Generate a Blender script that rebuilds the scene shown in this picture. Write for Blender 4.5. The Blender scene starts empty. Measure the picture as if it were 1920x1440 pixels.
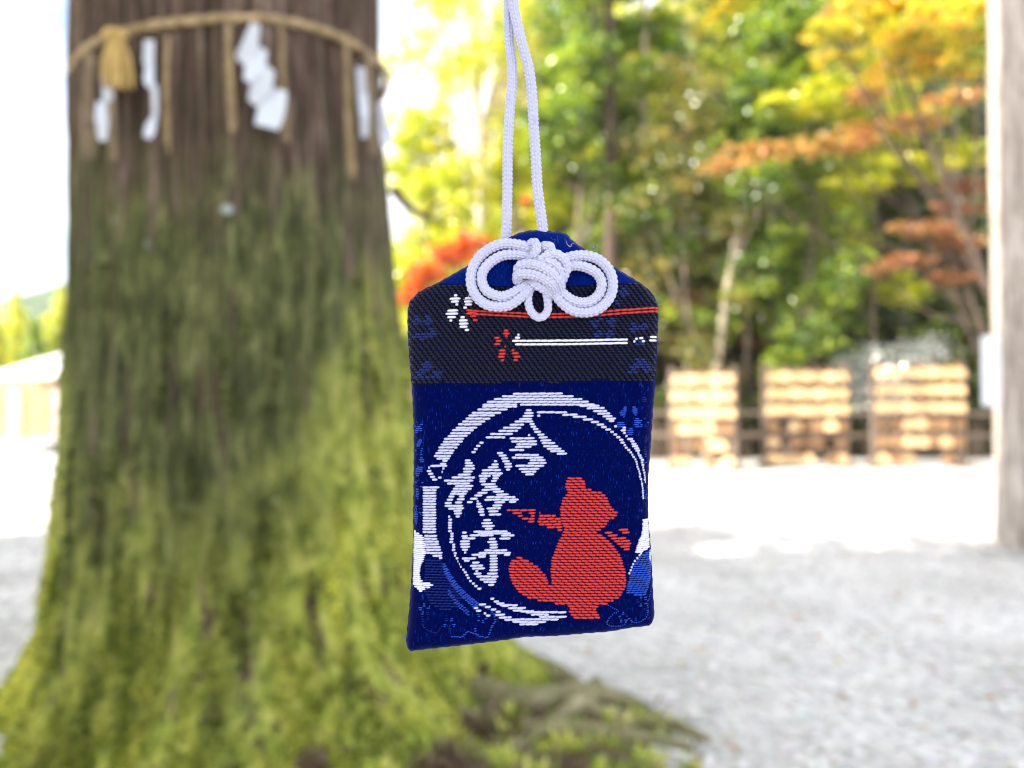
import bpy, math, random
import numpy as np
from mathutils import Vector

# ------------------------------------------------------------------ camera, light, exposure
S = bpy.context.scene
COL = S.collection
F = 1493.0                     # focal length in photograph pixels (1920 wide)
CAM_H = 1.40
PITCH = math.radians(1.38)
D0 = 0.165                     # distance of the charm
cam_d = bpy.data.cameras.new('camera'); cam = bpy.data.objects.new('camera', cam_d); COL.objects.link(cam)
cam.location = (0, 0, CAM_H); cam.rotation_euler = (math.pi/2 + PITCH, 0, 0)
cam_d.sensor_width = 36; cam_d.lens = 36*F/1920; cam_d.clip_start = 0.01; cam_d.clip_end = 3000
cam_d.dof.use_dof = True; cam_d.dof.focus_distance = D0-0.0022
cam_d.dof.aperture_fstop = cam_d.lens/2.45
S.camera = cam

TO_SUN = Vector((-0.80, -0.36, 0.60)).normalized()
w = bpy.data.worlds.new("World"); S.world = w; w.use_nodes = True
nt = w.node_tree; nt.nodes.clear()
sky = nt.nodes.new('ShaderNodeTexSky'); sky.sky_type = 'NISHITA'; sky.sun_disc = False
sky.sun_elevation = math.asin(TO_SUN.z); sky.sun_rotation = math.atan2(TO_SUN.x, TO_SUN.y)
sky.dust_density = 2.5; sky.air_density = 1.0; sky.ozone_density = 1.0
bg = nt.nodes.new('ShaderNodeBackground'); bg.inputs[1].default_value = 0.15
wo = nt.nodes.new('ShaderNodeOutputWorld')
# thin bright cloud over most of the sky, blue showing through the breaks
tcw = nt.nodes.new('ShaderNodeTexCoord'); cn = nt.nodes.new('ShaderNodeTexNoise'); cn.inputs['Scale'].default_value = 2.2; cn.inputs['Detail'].default_value = 6
mpw = nt.nodes.new('ShaderNodeMapping'); mpw.inputs['Scale'].default_value = (1, 1, 2.2); nt.links.new(tcw.outputs['Generated'], mpw.inputs[0]); nt.links.new(mpw.outputs[0], cn.inputs['Vector'])
crw = nt.nodes.new('ShaderNodeMapRange'); crw.inputs[1].default_value = .36; crw.inputs[2].default_value = .56; nt.links.new(cn.outputs['Fac'], crw.inputs[0])
mxw = nt.nodes.new('ShaderNodeMix'); mxw.data_type = 'RGBA'; mxw.inputs[7].default_value = (5.2, 5.25, 5.5, 1)
nt.links.new(crw.outputs[0], mxw.inputs[0]); nt.links.new(sky.outputs[0], mxw.inputs[6])
nt.links.new(mxw.outputs[2], bg.inputs[0]); nt.links.new(bg.outputs[0], wo.inputs[0])
sd = bpy.data.lights.new('sun', 'SUN'); sd.energy = 5.0; sd.angle = math.radians(0.5); sd.color = (1, .93, .82)
sun = bpy.data.objects.new('sun', sd); COL.objects.link(sun)
sun.rotation_euler = (-TO_SUN).to_track_quat('-Z', 'Y').to_euler()
S.view_settings.view_transform = 'Standard'; S.view_settings.look = 'None'
S.view_settings.exposure = 1.65; S.view_settings.gamma = 1.0; S.view_settings.use_curve_mapping = False
S.render.engine = 'CYCLES'
S.cycles.use_denoising = True; S.cycles.denoising_prefilter = 'ACCURATE'; S.cycles.pixel_filter_type = 'BLACKMAN_HARRIS'; S.cycles.filter_width = 1.15
S.cycles.max_bounces = 7; S.cycles.diffuse_bounces = 3; S.cycles.glossy_bounces = 2; S.cycles.transmission_bounces = 4
S.cycles.sample_clamp_indirect = 8.0; S.cycles.caustics_reflective = False; S.cycles.caustics_refractive = False

rng = np.random.default_rng(7)
R = random.Random(11)
CP, SP = math.cos(PITCH), math.sin(PITCH)

def P(px, py, y):
    """world point seen at photo pixel px,py at world distance y"""
    a = (px-960)/F; b = -(py-720)/F
    d = (a, CP - b*SP, SP + b*CP)
    t = y/d[1]
    return np.array([a*t, y, CAM_H + d[2]*t])

# ------------------------------------------------------------------ helpers
def tag(o, label=None, cat=None, group=None, kind=None):
    if label: o['label'] = label
    if cat: o['category'] = cat
    if group: o['group'] = group
    if kind: o['kind'] = kind
    return o
def thing(name, label, cat, loc=(0, 0, 0), group=None):
    o = bpy.data.objects.new(name, None); COL.objects.link(o); o.location = loc
    o.empty_display_size = .1
    return tag(o, label, cat, group)
def link(name, me, parent=None):
    o = bpy.data.objects.new(name, me); COL.objects.link(o)
    if parent is not None:
        o.parent = parent; o.location = (-parent.location[0], -parent.location[1], -parent.location[2])
        # parents are never rotated or scaled when parts are linked this way: part vertices are in world coordinates
    return o
def mesh(name, V, Fc, mat, smooth=True, col=None):
    V = np.asarray(V, dtype=np.float32); Fc = np.asarray(Fc, dtype=np.int32)
    me = bpy.data.meshes.new(name)
    n = len(Fc); k = Fc.shape[1]
    me.vertices.add(len(V)); me.vertices.foreach_set('co', V.ravel())
    me.loops.add(n*k); me.loops.foreach_set('vertex_index', Fc.ravel())
    me.polygons.add(n)
    me.polygons.foreach_set('loop_start', np.arange(0, n*k, k, dtype=np.int32))
    me.polygons.foreach_set('use_smooth', np.full(n, smooth))
    me.update(calc_edges=True)
    if col is not None:
        a = me.attributes.new('tint', 'FLOAT_COLOR', 'POINT')
        c = np.ones((len(V), 4), np.float32); c[:, :3] = col
        a.data.foreach_set('color', c.ravel())
    me.materials.append(mat)
    return me
class MB:
    def __init__(s): s.v = []; s.f = []; s.n = 0
    def add(s, V, Fc):
        V = np.asarray(V, float); s.v.append(V); s.f.append(np.asarray(Fc, int) + s.n); s.n += len(V)
    def box(s, c, size, rz=0.0, rx=0.0):
        hx, hy, hz = [q/2 for q in size]
        V = np.array([[x, y, z] for z in (-hz, hz) for y in (-hy, hy) for x in (-hx, hx)])
        if rx: V = V @ np.array([[1, 0, 0], [0, math.cos(rx), math.sin(rx)], [0, -math.sin(rx), math.cos(rx)]])
        if rz: V = V @ np.array([[math.cos(rz), math.sin(rz), 0], [-math.sin(rz), math.cos(rz), 0], [0, 0, 1]])
        s.add(V + np.array(c), [[0, 2, 3, 1], [4, 5, 7, 6], [0, 1, 5, 4], [2, 6, 7, 3], [0, 4, 6, 2], [1, 3, 7, 5]])
    def tube(s, pts, rad, n=8, cap=True):
        V, Fc = tube_arr(pts, rad, n, cap); s.add(V, Fc)
    def prism(s, poly, t):
        """poly: list of 3d points (planar), thickness vector t; quads only (fan as degenerate quads)"""
        poly = np.asarray(poly, float); m = len(poly); t = np.asarray(t, float)
        V = np.vstack([poly, poly + t, [poly.mean(0)], [poly.mean(0) + t]])
        Fc = []
        for i in range(m):
            j = (i+1) % m
            Fc.append([i, j, m+j, m+i]); Fc.append([i, i, 2*m, j]) if False else None
        Fc = [f for f in Fc if f]
        T = []
        for i in range(m):
            j = (i+1) % m
            T.append([2*m, j, i, i]); T.append([2*m+1, m+i, m+j, m+j])
        s.add(V, Fc); s.tris = getattr(s, 'tris', []); s.tris += [[a + s.n - len(V) for a in q[:3]] for q in T]
    def build(s, name, mat, parent=None, smooth=False, col=None, bevel=0.0):
        tr = getattr(s, 'tris', [])
        V = np.vstack(s.v)
        if tr:
            me = bpy.data.meshes.new(name)
            me.from_pydata([tuple(v) for v in V], [], [tuple(int(q) for q in f) for F_ in s.f for f in F_] + [tuple(int(q) for q in t) for t in tr])
            me.materials.append(mat)
            for p in me.polygons: p.use_smooth = smooth
        else:
            me = mesh(name, V, np.vstack(s.f), mat, smooth, col)
        o = link(name, me, parent)
        if bevel:
            b = o.modifiers.new('bevel', 'BEVEL'); b.width = bevel; b.segments = 2; b.limit_method = 'ANGLE'
        return o
def catmull(pts, step):
    P_ = np.asarray(pts, float); n = len(P_)
    E = np.vstack([2*P_[0]-P_[1], P_, 2*P_[-1]-P_[-2]])
    out = []
    for i in range(n-1):
        a, b, c, d = E[i], E[i+1], E[i+2], E[i+3]
        m = max(2, int(np.linalg.norm(c-b)/step*1.5)+1)
        t = np.linspace(0, 1, m, endpoint=False)[:, None]
        out.append(.5*((2*b) + (-a+c)*t + (2*a-5*b+4*c-d)*t**2 + (-a+3*b-3*c+d)*t**3))
    out = np.vstack(out + [P_[-1:]])
    L = np.concatenate([[0], np.cumsum(np.linalg.norm(np.diff(out, axis=0), axis=1))])
    m = max(2, int(L[-1]/step)+1); q = np.linspace(0, L[-1], m)
    return np.stack([np.interp(q, L, out[:, k]) for k in range(out.shape[1])], 1), q
def frames(C):
    T = np.gradient(C, axis=0); T /= np.linalg.norm(T, axis=1)[:, None] + 1e-12
    N = np.zeros_like(T)
    n = np.cross(T[0], [0, 1, 0]); 
    if np.linalg.norm(n) < .2: n = np.cross(T[0], [1, 0, 0])
    n /= np.linalg.norm(n)
    for i in range(len(T)):
        n = n - T[i]*np.dot(n, T[i]); n /= np.linalg.norm(n) + 1e-12; N[i] = n
    return T, N, np.cross(T, N)
def grid_faces(nr, nc, wrap):
    i = np.arange(nr-1)[:, None]; j = np.arange(nc if wrap else nc-1)[None, :]; j2 = (j+1) % nc
    return np.stack([i*nc+j, i*nc+j2, (i+1)*nc+j2, (i+1)*nc+j], -1).reshape(-1, 4)
def tube_arr(pts, rad, n=8, cap=True):
    C = np.asarray(pts, float); rad = np.broadcast_to(np.asarray(rad, float), (len(C),))
    T, N, B = frames(C)
    a = np.arange(n)/n*2*np.pi
    V = C[:, None] + rad[:, None, None]*(np.cos(a)[None, :, None]*N[:, None] + np.sin(a)[None, :, None]*B[:, None])
    V = V.reshape(-1, 3); Fc = grid_faces(len(C), n, True)
    if cap:
        k = len(V); V = np.vstack([V, C[:1], C[-1:]]); m = (len(C)-1)*n
        ex = [[k, (j+1) % n, j, j] for j in range(n)] ; ey = [[k+1, m+j, m+(j+1) % n, m+(j+1) % n] for j in range(n)]
        # keep quads: collapse pairs of fan triangles
        ex = [[k, (2*j+2) % n, (2*j+1) % n, 2*j] for j in range(n//2)]; ey = [[k+1, m+2*j, m+(2*j+1) % n, m+(2*j+2) % n] for j in range(n//2)]
        Fc = np.vstack([Fc, ex, ey])
    return V, Fc
def rope_mesh(name, pts, r, mat, ds, pattern, na=40, parent=None):
    C, q = catmull(pts, ds); T, N, B = frames(C)
    a = np.arange(na)/na*2*np.pi
    A, Q = np.meshgrid(a, q)
    rr = pattern(A, Q)*(r if np.isscalar(r) else np.interp(q, np.linspace(0, q[-1], len(r)), r)[:, None])
    V = (C[:, None] + rr[..., None]*(np.cos(A)[..., None]*N[:, None] + np.sin(A)[..., None]*B[:, None])).reshape(-1, 3)
    Fc = grid_faces(len(C), na, True)
    k = len(V); V = np.vstack([V, C[:1], C[-1:]]); m = (len(C)-1)*na
    ex = [[k, (2*j+2) % na, 2*j+1, 2*j] for j in range(na//2)]; ey = [[k+1, m+2*j, m+2*j+1, m+(2*j+2) % na] for j in range(na//2)]
    return link(name, mesh(name, V, np.vstack([Fc, ex, ey]), mat), parent)

def hash3(i, j, k):
    n = (i*73856093) ^ (j*19349663) ^ (k*83492791)
    n = (n ^ (n >> 13))*1274126177 & 0x7fffffff
    return ((n ^ (n >> 16)) & 0xffff)/65535.0
def vnoise(p):
    i = np.floor(p).astype(np.int64); f = p-i; f = f*f*(3-2*f)
    r = 0
    for dx in (0, 1):
        for dy in (0, 1):
            for dz in (0, 1):
                wgt = (f[..., 0] if dx else 1-f[..., 0])*(f[..., 1] if dy else 1-f[..., 1])*(f[..., 2] if dz else 1-f[..., 2])
                r = r + wgt*hash3(i[..., 0]+dx, i[..., 1]+dy, i[..., 2]+dz)
    return r*2-1
def fbm(p, o=4):
    p = np.asarray(p, float); s = 0; a = 1; t = 0
    for k in range(o): s = s + a*vnoise(p*2**k + 17.3*k); t += a; a *= .5
    return s/t

# ------------------------------------------------------------------ materials
def new_mat(name):
    m = bpy.data.materials.new(name); m.use_nodes = True
    n = m.node_tree; b = n.nodes['Principled BSDF']
    return m, n, b
def noise_mat(name, cols, scale=5, stretch=(1, 1, 1), rough=.8, detail=6, bump=.3, bdist=.01, pos=None, spec=.3, bscale=None, objrand=0.0):
    m, n, b = new_mat(name)
    tc = n.nodes.new('ShaderNodeTexCoord'); mp = n.nodes.new('ShaderNodeMapping'); mp.inputs['Scale'].default_value = stretch
    n.links.new(tc.outputs['Object'], mp.inputs[0])
    nz = n.nodes.new('ShaderNodeTexNoise'); nz.inputs['Scale'].default_value = scale; nz.inputs['Detail'].default_value = detail
    nz.inputs['Roughness'].default_value = .65
    n.links.new(mp.outputs[0], nz.inputs['Vector'])
    cr = n.nodes.new('ShaderNodeValToRGB'); e = cr.color_ramp
    while len(e.elements) < len(cols): e.elements.new(.5)
    for i, c in enumerate(cols):
        e.elements[i].position = pos[i] if pos else .3 + .4*i/max(1, len(cols)-1); e.elements[i].color = (*c, 1)
    n.links.new(nz.outputs['Fac'], cr.inputs[0])
    outc = cr.outputs[0]
    if objrand:
        oi = n.nodes.new('ShaderNodeObjectInfo'); hs = n.nodes.new('ShaderNodeHueSaturation')
        mr = n.nodes.new('ShaderNodeMapRange'); mr.inputs[3].default_value = 1-objrand; mr.inputs[4].default_value = 1+objrand
        n.links.new(oi.outputs['Random'], mr.inputs[0]); n.links.new(mr.outputs[0], hs.inputs['Value']); n.links.new(outc, hs.inputs['Color'])
        outc = hs.outputs[0]
    n.links.new(outc, b.inputs['Base Color'])
    b.inputs['Roughness'].default_value = rough; b.inputs['Specular IOR Level'].default_value = spec
    if bump:
        bn = n.nodes.new('ShaderNodeBump'); bn.inputs['Strength'].default_value = bump; bn.inputs['Distance'].default_value = bdist
        n2 = nz
        if bscale:
            n2 = n.nodes.new('ShaderNodeTexNoise'); n2.inputs['Scale'].default_value = bscale; n2.inputs['Detail'].default_value = 5
            n.links.new(mp.outputs[0], n2.inputs['Vector'])
        n.links.new(n2.outputs['Fac'], bn.inputs['Height']); n.links.new(bn.outputs[0], b.inputs['Normal'])
    return m
def leaf_mat(name, trans=.42, gloss=.07, rough=.35):
    m = bpy.data.materials.new(name); m.use_nodes = True; n = m.node_tree; n.nodes.clear()
    at = n.nodes.new('ShaderNodeAttribute'); at.attribute_name = 'tint'
    d = n.nodes.new('ShaderNodeBsdfDiffuse'); t = n.nodes.new('ShaderNodeBsdfTranslucent'); g = n.nodes.new('ShaderNodeBsdfGlossy')
    g.inputs['Roughness'].default_value = rough; g.inputs['Color'].default_value = (1, 1, 1, 1)
    hs = n.nodes.new('ShaderNodeHueSaturation'); hs.inputs['Value'].default_value = 1.35; hs.inputs['Saturation'].default_value = 1.12
    n.links.new(at.outputs['Color'], hs.inputs['Color'])
    n.links.new(at.outputs['Color'], d.inputs[0]); n.links.new(hs.outputs[0], t.inputs[0])
    a = n.nodes.new('ShaderNodeMixShader'); a.inputs[0].default_value = trans; n.links.new(d.outputs[0], a.inputs[1]); n.links.new(t.outputs[0], a.inputs[2])
    c = n.nodes.new('ShaderNodeMixShader'); c.inputs[0].default_value = gloss; n.links.new(a.outputs[0], c.inputs[1]); n.links.new(g.outputs[0], c.inputs[2])
    o = n.nodes.new('ShaderNodeOutputMaterial'); n.links.new(c.outputs[0], o.inputs[0])
    return m
def thread_mat(name, c, rough=.38, spec=.5, sheen=.3, objscale=1.0, var=.12):
    m, n, b = new_mat(name)
    tc = n.nodes.new('ShaderNodeTexCoord'); nz = n.nodes.new('ShaderNodeTexNoise'); nz.inputs['Scale'].default_value = 2500*objscale
    n.links.new(tc.outputs['Object'], nz.inputs['Vector'])
    mx = n.nodes.new('ShaderNodeMix'); mx.data_type = 'RGBA'
    mx.inputs[6].default_value = (*[q*(1-var) for q in c], 1); mx.inputs[7].default_value = (*[min(1, q*(1+var)) for q in c], 1)
    n.links.new(nz.outputs['Fac'], mx.inputs[0]); n.links.new(mx.outputs[2], b.inputs['Base Color'])
    b.inputs['Roughness'].default_value = rough; b.inputs['Specular IOR Level'].default_value = spec
    b.inputs['Sheen Weight'].default_value = sheen
    # fibres running along each thread
    wv = n.nodes.new('ShaderNodeTexWave'); wv.bands_direction = 'Z'; wv.inputs['Scale'].default_value = 4200; wv.inputs['Distortion'].default_value = 3
    n.links.new(tc.outputs['Object'], wv.inputs['Vector'])
    bn = n.nodes.new('ShaderNodeBump'); bn.inputs['Strength'].default_value = .25; bn.inputs['Distance'].default_value = .00004
    n.links.new(wv.outputs['Fac'], bn.inputs['Height']); n.links.new(bn.outputs[0], b.inputs['Normal'])
    return m
def satin_mat(name, c, fleck, rough=.42):
    m, n, b = new_mat(name)
    tc = n.nodes.new('ShaderNodeTexCoord'); mp = n.nodes.new('ShaderNodeMapping'); mp.inputs['Scale'].default_value = (4200, 800, 900)
    n.links.new(tc.outputs['Object'], mp.inputs[0])
    nz = n.nodes.new('ShaderNodeTexNoise'); nz.inputs['Scale'].default_value = 1; nz.inputs['Detail'].default_value = 3; n.links.new(mp.outputs[0], nz.inputs['Vector'])
    cr = n.nodes.new('ShaderNodeValToRGB'); e = cr.color_ramp
    e.elements[0].position = .30; e.elements[0].color = (*[q*.72 for q in c], 1)
    e.elements[1].position = .62; e.elements[1].color = (*c, 1)
    x = e.elements.new(.70); x.color = (*fleck, 1)  # light flecks: glint of the threads painted into the base colour
    n.links.new(nz.outputs['Fac'], cr.inputs[0]); n.links.new(cr.outputs[0], b.inputs['Base Color'])
    b.inputs['Roughness'].default_value = rough+.08; b.inputs['Specular IOR Level'].default_value = .06
    b.inputs['Specular Tint'].default_value = (.06, .20, 1, 1)
    b.inputs['Sheen Weight'].default_value = .5; b.inputs['Sheen Roughness'].default_value = .28; b.inputs['Sheen Tint'].default_value = (.01, .07, .75, 1)
    bn = n.nodes.new('ShaderNodeBump'); bn.inputs['Strength'].default_value = .55; bn.inputs['Distance'].default_value = .00008
    n.links.new(nz.outputs['Fac'], bn.inputs['Height']); n.links.new(bn.outputs[0], b.inputs['Normal'])
    return m

def bark_moss_mat():
    m, n, b = new_mat('mossy_bark'); L = n.links.new
    tc = n.nodes.new('ShaderNodeTexCoord')
    def noise(scale, st=(1, 1, 1), det=6, ro=.6):
        mp = n.nodes.new('ShaderNodeMapping'); mp.inputs['Scale'].default_value = st; L(tc.outputs['Object'], mp.inputs[0])
        z = n.nodes.new('ShaderNodeTexNoise'); z.inputs['Scale'].default_value = scale; z.inputs['Detail'].default_value = det; z.inputs['Roughness'].default_value = ro
        L(mp.outputs[0], z.inputs['Vector']); return z.outputs['Fac']
    def ramp(v, items):
        cr = n.nodes.new('ShaderNodeValToRGB'); e = cr.color_ramp
        while len(e.elements) < len(items): e.elements.new(.5)
        for i, (p, c) in enumerate(items): e.elements[i].position = p; e.elements[i].color = (*c, 1)
        L(v, cr.inputs[0]); return cr.outputs[0]
    def mixc(f, a, c):
        x = n.nodes.new('ShaderNodeMix'); x.data_type = 'RGBA'; L(f, x.inputs[0]); L(a, x.inputs[6]); L(c, x.inputs[7]); return x.outputs[2]
    bark = ramp(noise(20, (1.6, 1.6, .09), 8, .75), [(.34, (.014, .008, .008)), (.45, (.048, .028, .025)), (.54, (.11, .070, .058)), (.66, (.30, .22, .18))])
    mossd = ramp(noise(15, (1.5, 1.5, .35), 9, .75), [(.34, (.018, .022, .012)), (.45, (.045, .052, .020)), (.54, (.10, .11, .038)), (.66, (.28, .28, .12))])
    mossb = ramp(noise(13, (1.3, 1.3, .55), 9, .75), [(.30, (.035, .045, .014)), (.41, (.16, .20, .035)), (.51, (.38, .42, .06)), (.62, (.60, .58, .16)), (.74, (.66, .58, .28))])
    sx = n.nodes.new('ShaderNodeSeparateXYZ'); L(tc.outputs['Object'], sx.inputs[0])
    def zmask(z0, z1, jit, nscale, st=(1, 1, 1), zs=None):
        a = n.nodes.new('ShaderNodeMath'); a.operation = 'MULTIPLY_ADD'; L(noise(nscale, st, 6), a.inputs[0]); a.inputs[1].default_value = jit; L(zs if zs is not None else sx.outputs['Z'], a.inputs[2])
        r = n.nodes.new('ShaderNodeMapRange'); r.inputs[1].default_value = z0 + jit*.5; r.inputs[2].default_value = z1 + jit*.5; r.inputs[3].default_value = 1; r.inputs[4].default_value = 0
        L(a.outputs[0], r.inputs[0]); return r.outputs[0]
    sA = n.nodes.new('ShaderNodeMapRange'); L(sx.outputs['X'], sA.inputs[0]); sA.inputs[1].default_value = -1.02; sA.inputs[2].default_value = -.67; sA.inputs[4].default_value = .95  # light on the right ridge painted in as brighter moss reaching higher
    sB = n.nodes.new('ShaderNodeMapRange'); L(sx.outputs['X'], sB.inputs[0]); sB.inputs[1].default_value = -1.85; sB.inputs[2].default_value = -2.05; sB.inputs[4].default_value = .8  # left rim light put into the moss colour the same way
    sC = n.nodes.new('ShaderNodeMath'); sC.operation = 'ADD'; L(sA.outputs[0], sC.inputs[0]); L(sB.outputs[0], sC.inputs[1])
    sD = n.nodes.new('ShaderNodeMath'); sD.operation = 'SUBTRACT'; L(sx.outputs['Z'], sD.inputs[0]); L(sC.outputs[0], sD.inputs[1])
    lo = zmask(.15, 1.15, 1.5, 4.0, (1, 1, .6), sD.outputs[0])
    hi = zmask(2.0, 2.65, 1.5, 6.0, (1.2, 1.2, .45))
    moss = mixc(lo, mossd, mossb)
    # brown streaks where bark shows through the moss
    st = n.nodes.new('ShaderNodeMapRange'); L(noise(8, (1.8, 1.8, .16), 6), st.inputs[0]); st.inputs[1].default_value = .36; st.inputs[2].default_value = .45
    cov = n.nodes.new('ShaderNodeMath'); cov.operation = 'MULTIPLY'; L(hi, cov.inputs[0]); L(st.outputs[0], cov.inputs[1])
    base = mixc(cov.outputs[0], bark, moss)
    # pale lichen spots
    vo = n.nodes.new('ShaderNodeTexVoronoi'); vo.inputs['Scale'].default_value = 4.2; L(tc.outputs['Object'], vo.inputs['Vector'])
    lr = n.nodes.new('ShaderNodeMapRange'); L(vo.outputs['Distance'], lr.inputs[0]); lr.inputs[1].default_value = .13; lr.inputs[2].default_value = .06
    lz = n.nodes.new('ShaderNodeMapRange'); L(noise(2.1), lz.inputs[0]); lz.inputs[1].default_value = .50; lz.inputs[2].default_value = .6
    lm = n.nodes.new('ShaderNodeMath'); lm.operation = 'MULTIPLY'; L(lr.outputs[0], lm.inputs[0]); L(lz.outputs[0], lm.inputs[1])
    li = n.nodes.new('ShaderNodeRGB'); li.outputs[0].default_value = (.42, .47, .44, 1)
    L(mixc(lm.outputs[0], base, li.outputs[0]), b.inputs['Base Color'])
    b.inputs['Roughness'].default_value = .9; b.inputs['Specular IOR Level'].default_value = .15
    b.inputs['Sheen Weight'].default_value = .12; b.inputs['Sheen Roughness'].default_value = .5; b.inputs['Sheen Tint'].default_value = (.75, .85, .35, 1)
    bn = n.nodes.new('ShaderNodeBump'); bn.inputs['Strength'].default_value = .9; bn.inputs['Distance'].default_value = .03
    L(noise(24, (1.5, 1.5, .22), 8, .7), bn.inputs['Height']); L(bn.outputs[0], b.inputs['Normal'])
    return m

def gravel_mat():
    m, n, b = new_mat('gravel'); L = n.links.new
    tc = n.nodes.new('ShaderNodeTexCoord')
    vo = n.nodes.new('ShaderNodeTexVoronoi'); vo.inputs['Scale'].default_value = 26; L(tc.outputs['Object'], vo.inputs['Vector'])
    sx = n.nodes.new('ShaderNodeSeparateColor'); L(vo.outputs['Color'], sx.inputs[0])
    cr = n.nodes.new('ShaderNodeValToRGB'); e = cr.color_ramp
    e.elements[0].color = (.53, .51, .48, 1); e.elements[1].color = (.73, .71, .67, 1); x = e.elements.new(.5); x.color = (.63, .61, .575, 1)
    L(sx.outputs[0], cr.inputs[0])
    nz = n.nodes.new('ShaderNodeTexNoise'); nz.inputs['Scale'].default_value = .9; nz.inputs['Detail'].default_value = 6; L(tc.outputs['Object'], nz.inputs['Vector'])
    c2 = n.nodes.new('ShaderNodeValToRGB'); c2.color_ramp.elements[0].position = .35; c2.color_ramp.elements[0].color = (.80, .78, .76, 1)
    c2.color_ramp.elements[1].position = .65; c2.color_ramp.elements[1].color = (1.08, 1.07, 1.07, 1); L(nz.outputs['Fac'], c2.inputs[0])
    mx = n.nodes.new('ShaderNodeMix'); mx.data_type = 'RGBA'; mx.blend_type = 'MULTIPLY'; mx.inputs[0].default_value = 1
    L(cr.outputs[0], mx.inputs[6]); L(c2.outputs[0], mx.inputs[7]); L(mx.outputs[2], b.inputs['Base Color'])
    b.inputs['Roughness'].default_value = .75
    bn = n.nodes.new('ShaderNodeBump'); bn.inputs['Strength'].default_value = .5; bn.inputs['Distance'].default_value = .012; bn.invert = True
    L(vo.outputs['Distance'], bn.inputs['Height']); L(bn.outputs[0], b.inputs['Normal'])
    return m

M = {}
M['leaf'] = leaf_mat('foliage')
M['silver'] = leaf_mat('silvery_foliage', .25, .30, .22)
M['moss'] = leaf_mat('moss_tufts', .3, .02)
M['bark'] = noise_mat('bark', [(.06, .045, .035), (.16, .12, .09), (.30, .25, .19)], 7, (1.5, 1.5, .2), .9, 8, .8, .02)
M['palebark'] = noise_mat('pale_bark', [(.22, .17, .12), (.46, .37, .28), (.62, .54, .42)], 6, (1.5, 1.5, .3), .85, 6, .5, .02)
M['darkbark'] = noise_mat('dark_bark', [(.03, .022, .018), (.08, .055, .04), (.13, .10, .075)], 7, (1.5, 1.5, .25), .9, 6, .6, .02)
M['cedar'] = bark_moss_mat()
M['gravel'] = gravel_mat()
M['floor'] = noise_mat('leaf_litter', [(.035, .028, .012), (.08, .06, .025), (.14, .09, .03)], 1.5, (1, 1, 1), .95, 8, .7, .08, bscale=6)
M['hillgreen'] = noise_mat('hill_green', [(.03, .055, .02), (.06, .10, .035), (.12, .15, .05)], .05, (1, 1, 1), .95, 8, .6, 2.0)
M['wood'] = noise_mat('weathered_wood', [(.15, .11, .08), (.27, .21, .155), (.38, .31, .24)], 4, (3, 3, .25), .8, 8, .5, .01)
M['rackwood'] = noise_mat('rack_wood', [(.07, .05, .038), (.13, .10, .075), (.20, .155, .12)], 4, (3, 3, .25), .8, 8, .5, .01)
M['postwood'] = noise_mat('post_wood', [(.20, .16, .135), (.40, .345, .30), (.60, .54, .49)], 7, (2.6, 2.6, .35), .8, 10, .8, .015, pos=[.34, .5, .64])
M['plaque'] = noise_mat('plaque_wood', [(.46, .28, .13), (.62, .41, .21), (.74, .55, .33)], 3, (1, 1, 9), .6, 5, .15, .003, objrand=.28)
M['shadeplaque'] = noise_mat('shade_toned_plaque_wood', [(.10, .048, .02), (.22, .12, .055), (.38, .24, .12)], 3, (1, 1, 9), .65, 5, .15, .003, objrand=.45)  # darker copy of the plaque wood; shade on the lower rows put into colour
M['brightwood'] = noise_mat('shrine_wood', [(.42, .27, .13), (.55, .38, .21), (.62, .46, .28)], 3, (1, 1, 5), .6, 5, .15, .005)
M['plaster'] = noise_mat('plaster', [(.70, .68, .62), (.78, .76, .70)], 3, (1, 1, 1), .8, 4, .1, .004)
M['roof'] = noise_mat('pale_roof', [(.50, .50, .49), (.60, .60, .59), (.68, .67, .66)], 2, (1, 5, 1), .55, 5, .2, .01)
M['stone'] = noise_mat('stone', [(.28, .27, .26), (.40, .39, .38), (.50, .49, .47)], 6, (1, 1, 1), .85, 7, .4, .01)
M['straw'] = noise_mat('straw', [(.20, .14, .07), (.34, .25, .13), (.48, .37, .21)], 22, (1, 1, 1), .7, 4, .3, .003)
M['oldstraw'] = noise_mat('weathered_straw', [(.18, .13, .085), (.28, .21, .135), (.40, .31, .21)], 22, (1, 1, 1), .8, 4, .3, .003)
M['gold'] = noise_mat('golden_straw', [(.34, .22, .07), (.50, .35, .12), (.62, .46, .20)], 18, (2, 2, .3), .65, 4, .3, .003)
M['paper'] = noise_mat('white_paper', [(.46, .50, .57), (.56, .60, .68)], 6, (1, 1, 1), .7, 3, .1, .002)
M['signwhite'] = noise_mat('white_sign', [(.78, .80, .82), (.84, .86, .88)], 4, (1, 1, 1), .4, 3, .05, .002)
M['cord'] = thread_mat('white_cord', (.46, .475, .66), .42, .40, .10)
M['wthread'] = thread_mat('white_thread', (.42, .44, .66), .35, .45, .1)
M['whot'] = thread_mat('bright_white_thread', (.58, .60, .74), .35, .45, .1)
M['rthread'] = thread_mat('red_thread', (.42, .014, .009), .34, .4, .02)
M['bthread'] = thread_mat('blue_thread', (.008, .05, .40), .38, .25, 0)
M['dthread'] = thread_mat('dark_blue_thread', (.002, .010, .11), .45, .12, 0)
M['kthread'] = thread_mat('black_thread', (.0025, .0025, .007), .28, .31, 0, var=.3)
M['bpet'] = thread_mat('petal_blue_thread', (.002, .012, .11), .36, .3, 0)
M['satin'] = satin_mat('navy_satin', (.0003, .0016, .046), (.006, .022, .22))
M['flap'] = satin_mat('blue_satin', (.001, .008, .12), (.006, .04, .32), .34)
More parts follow.
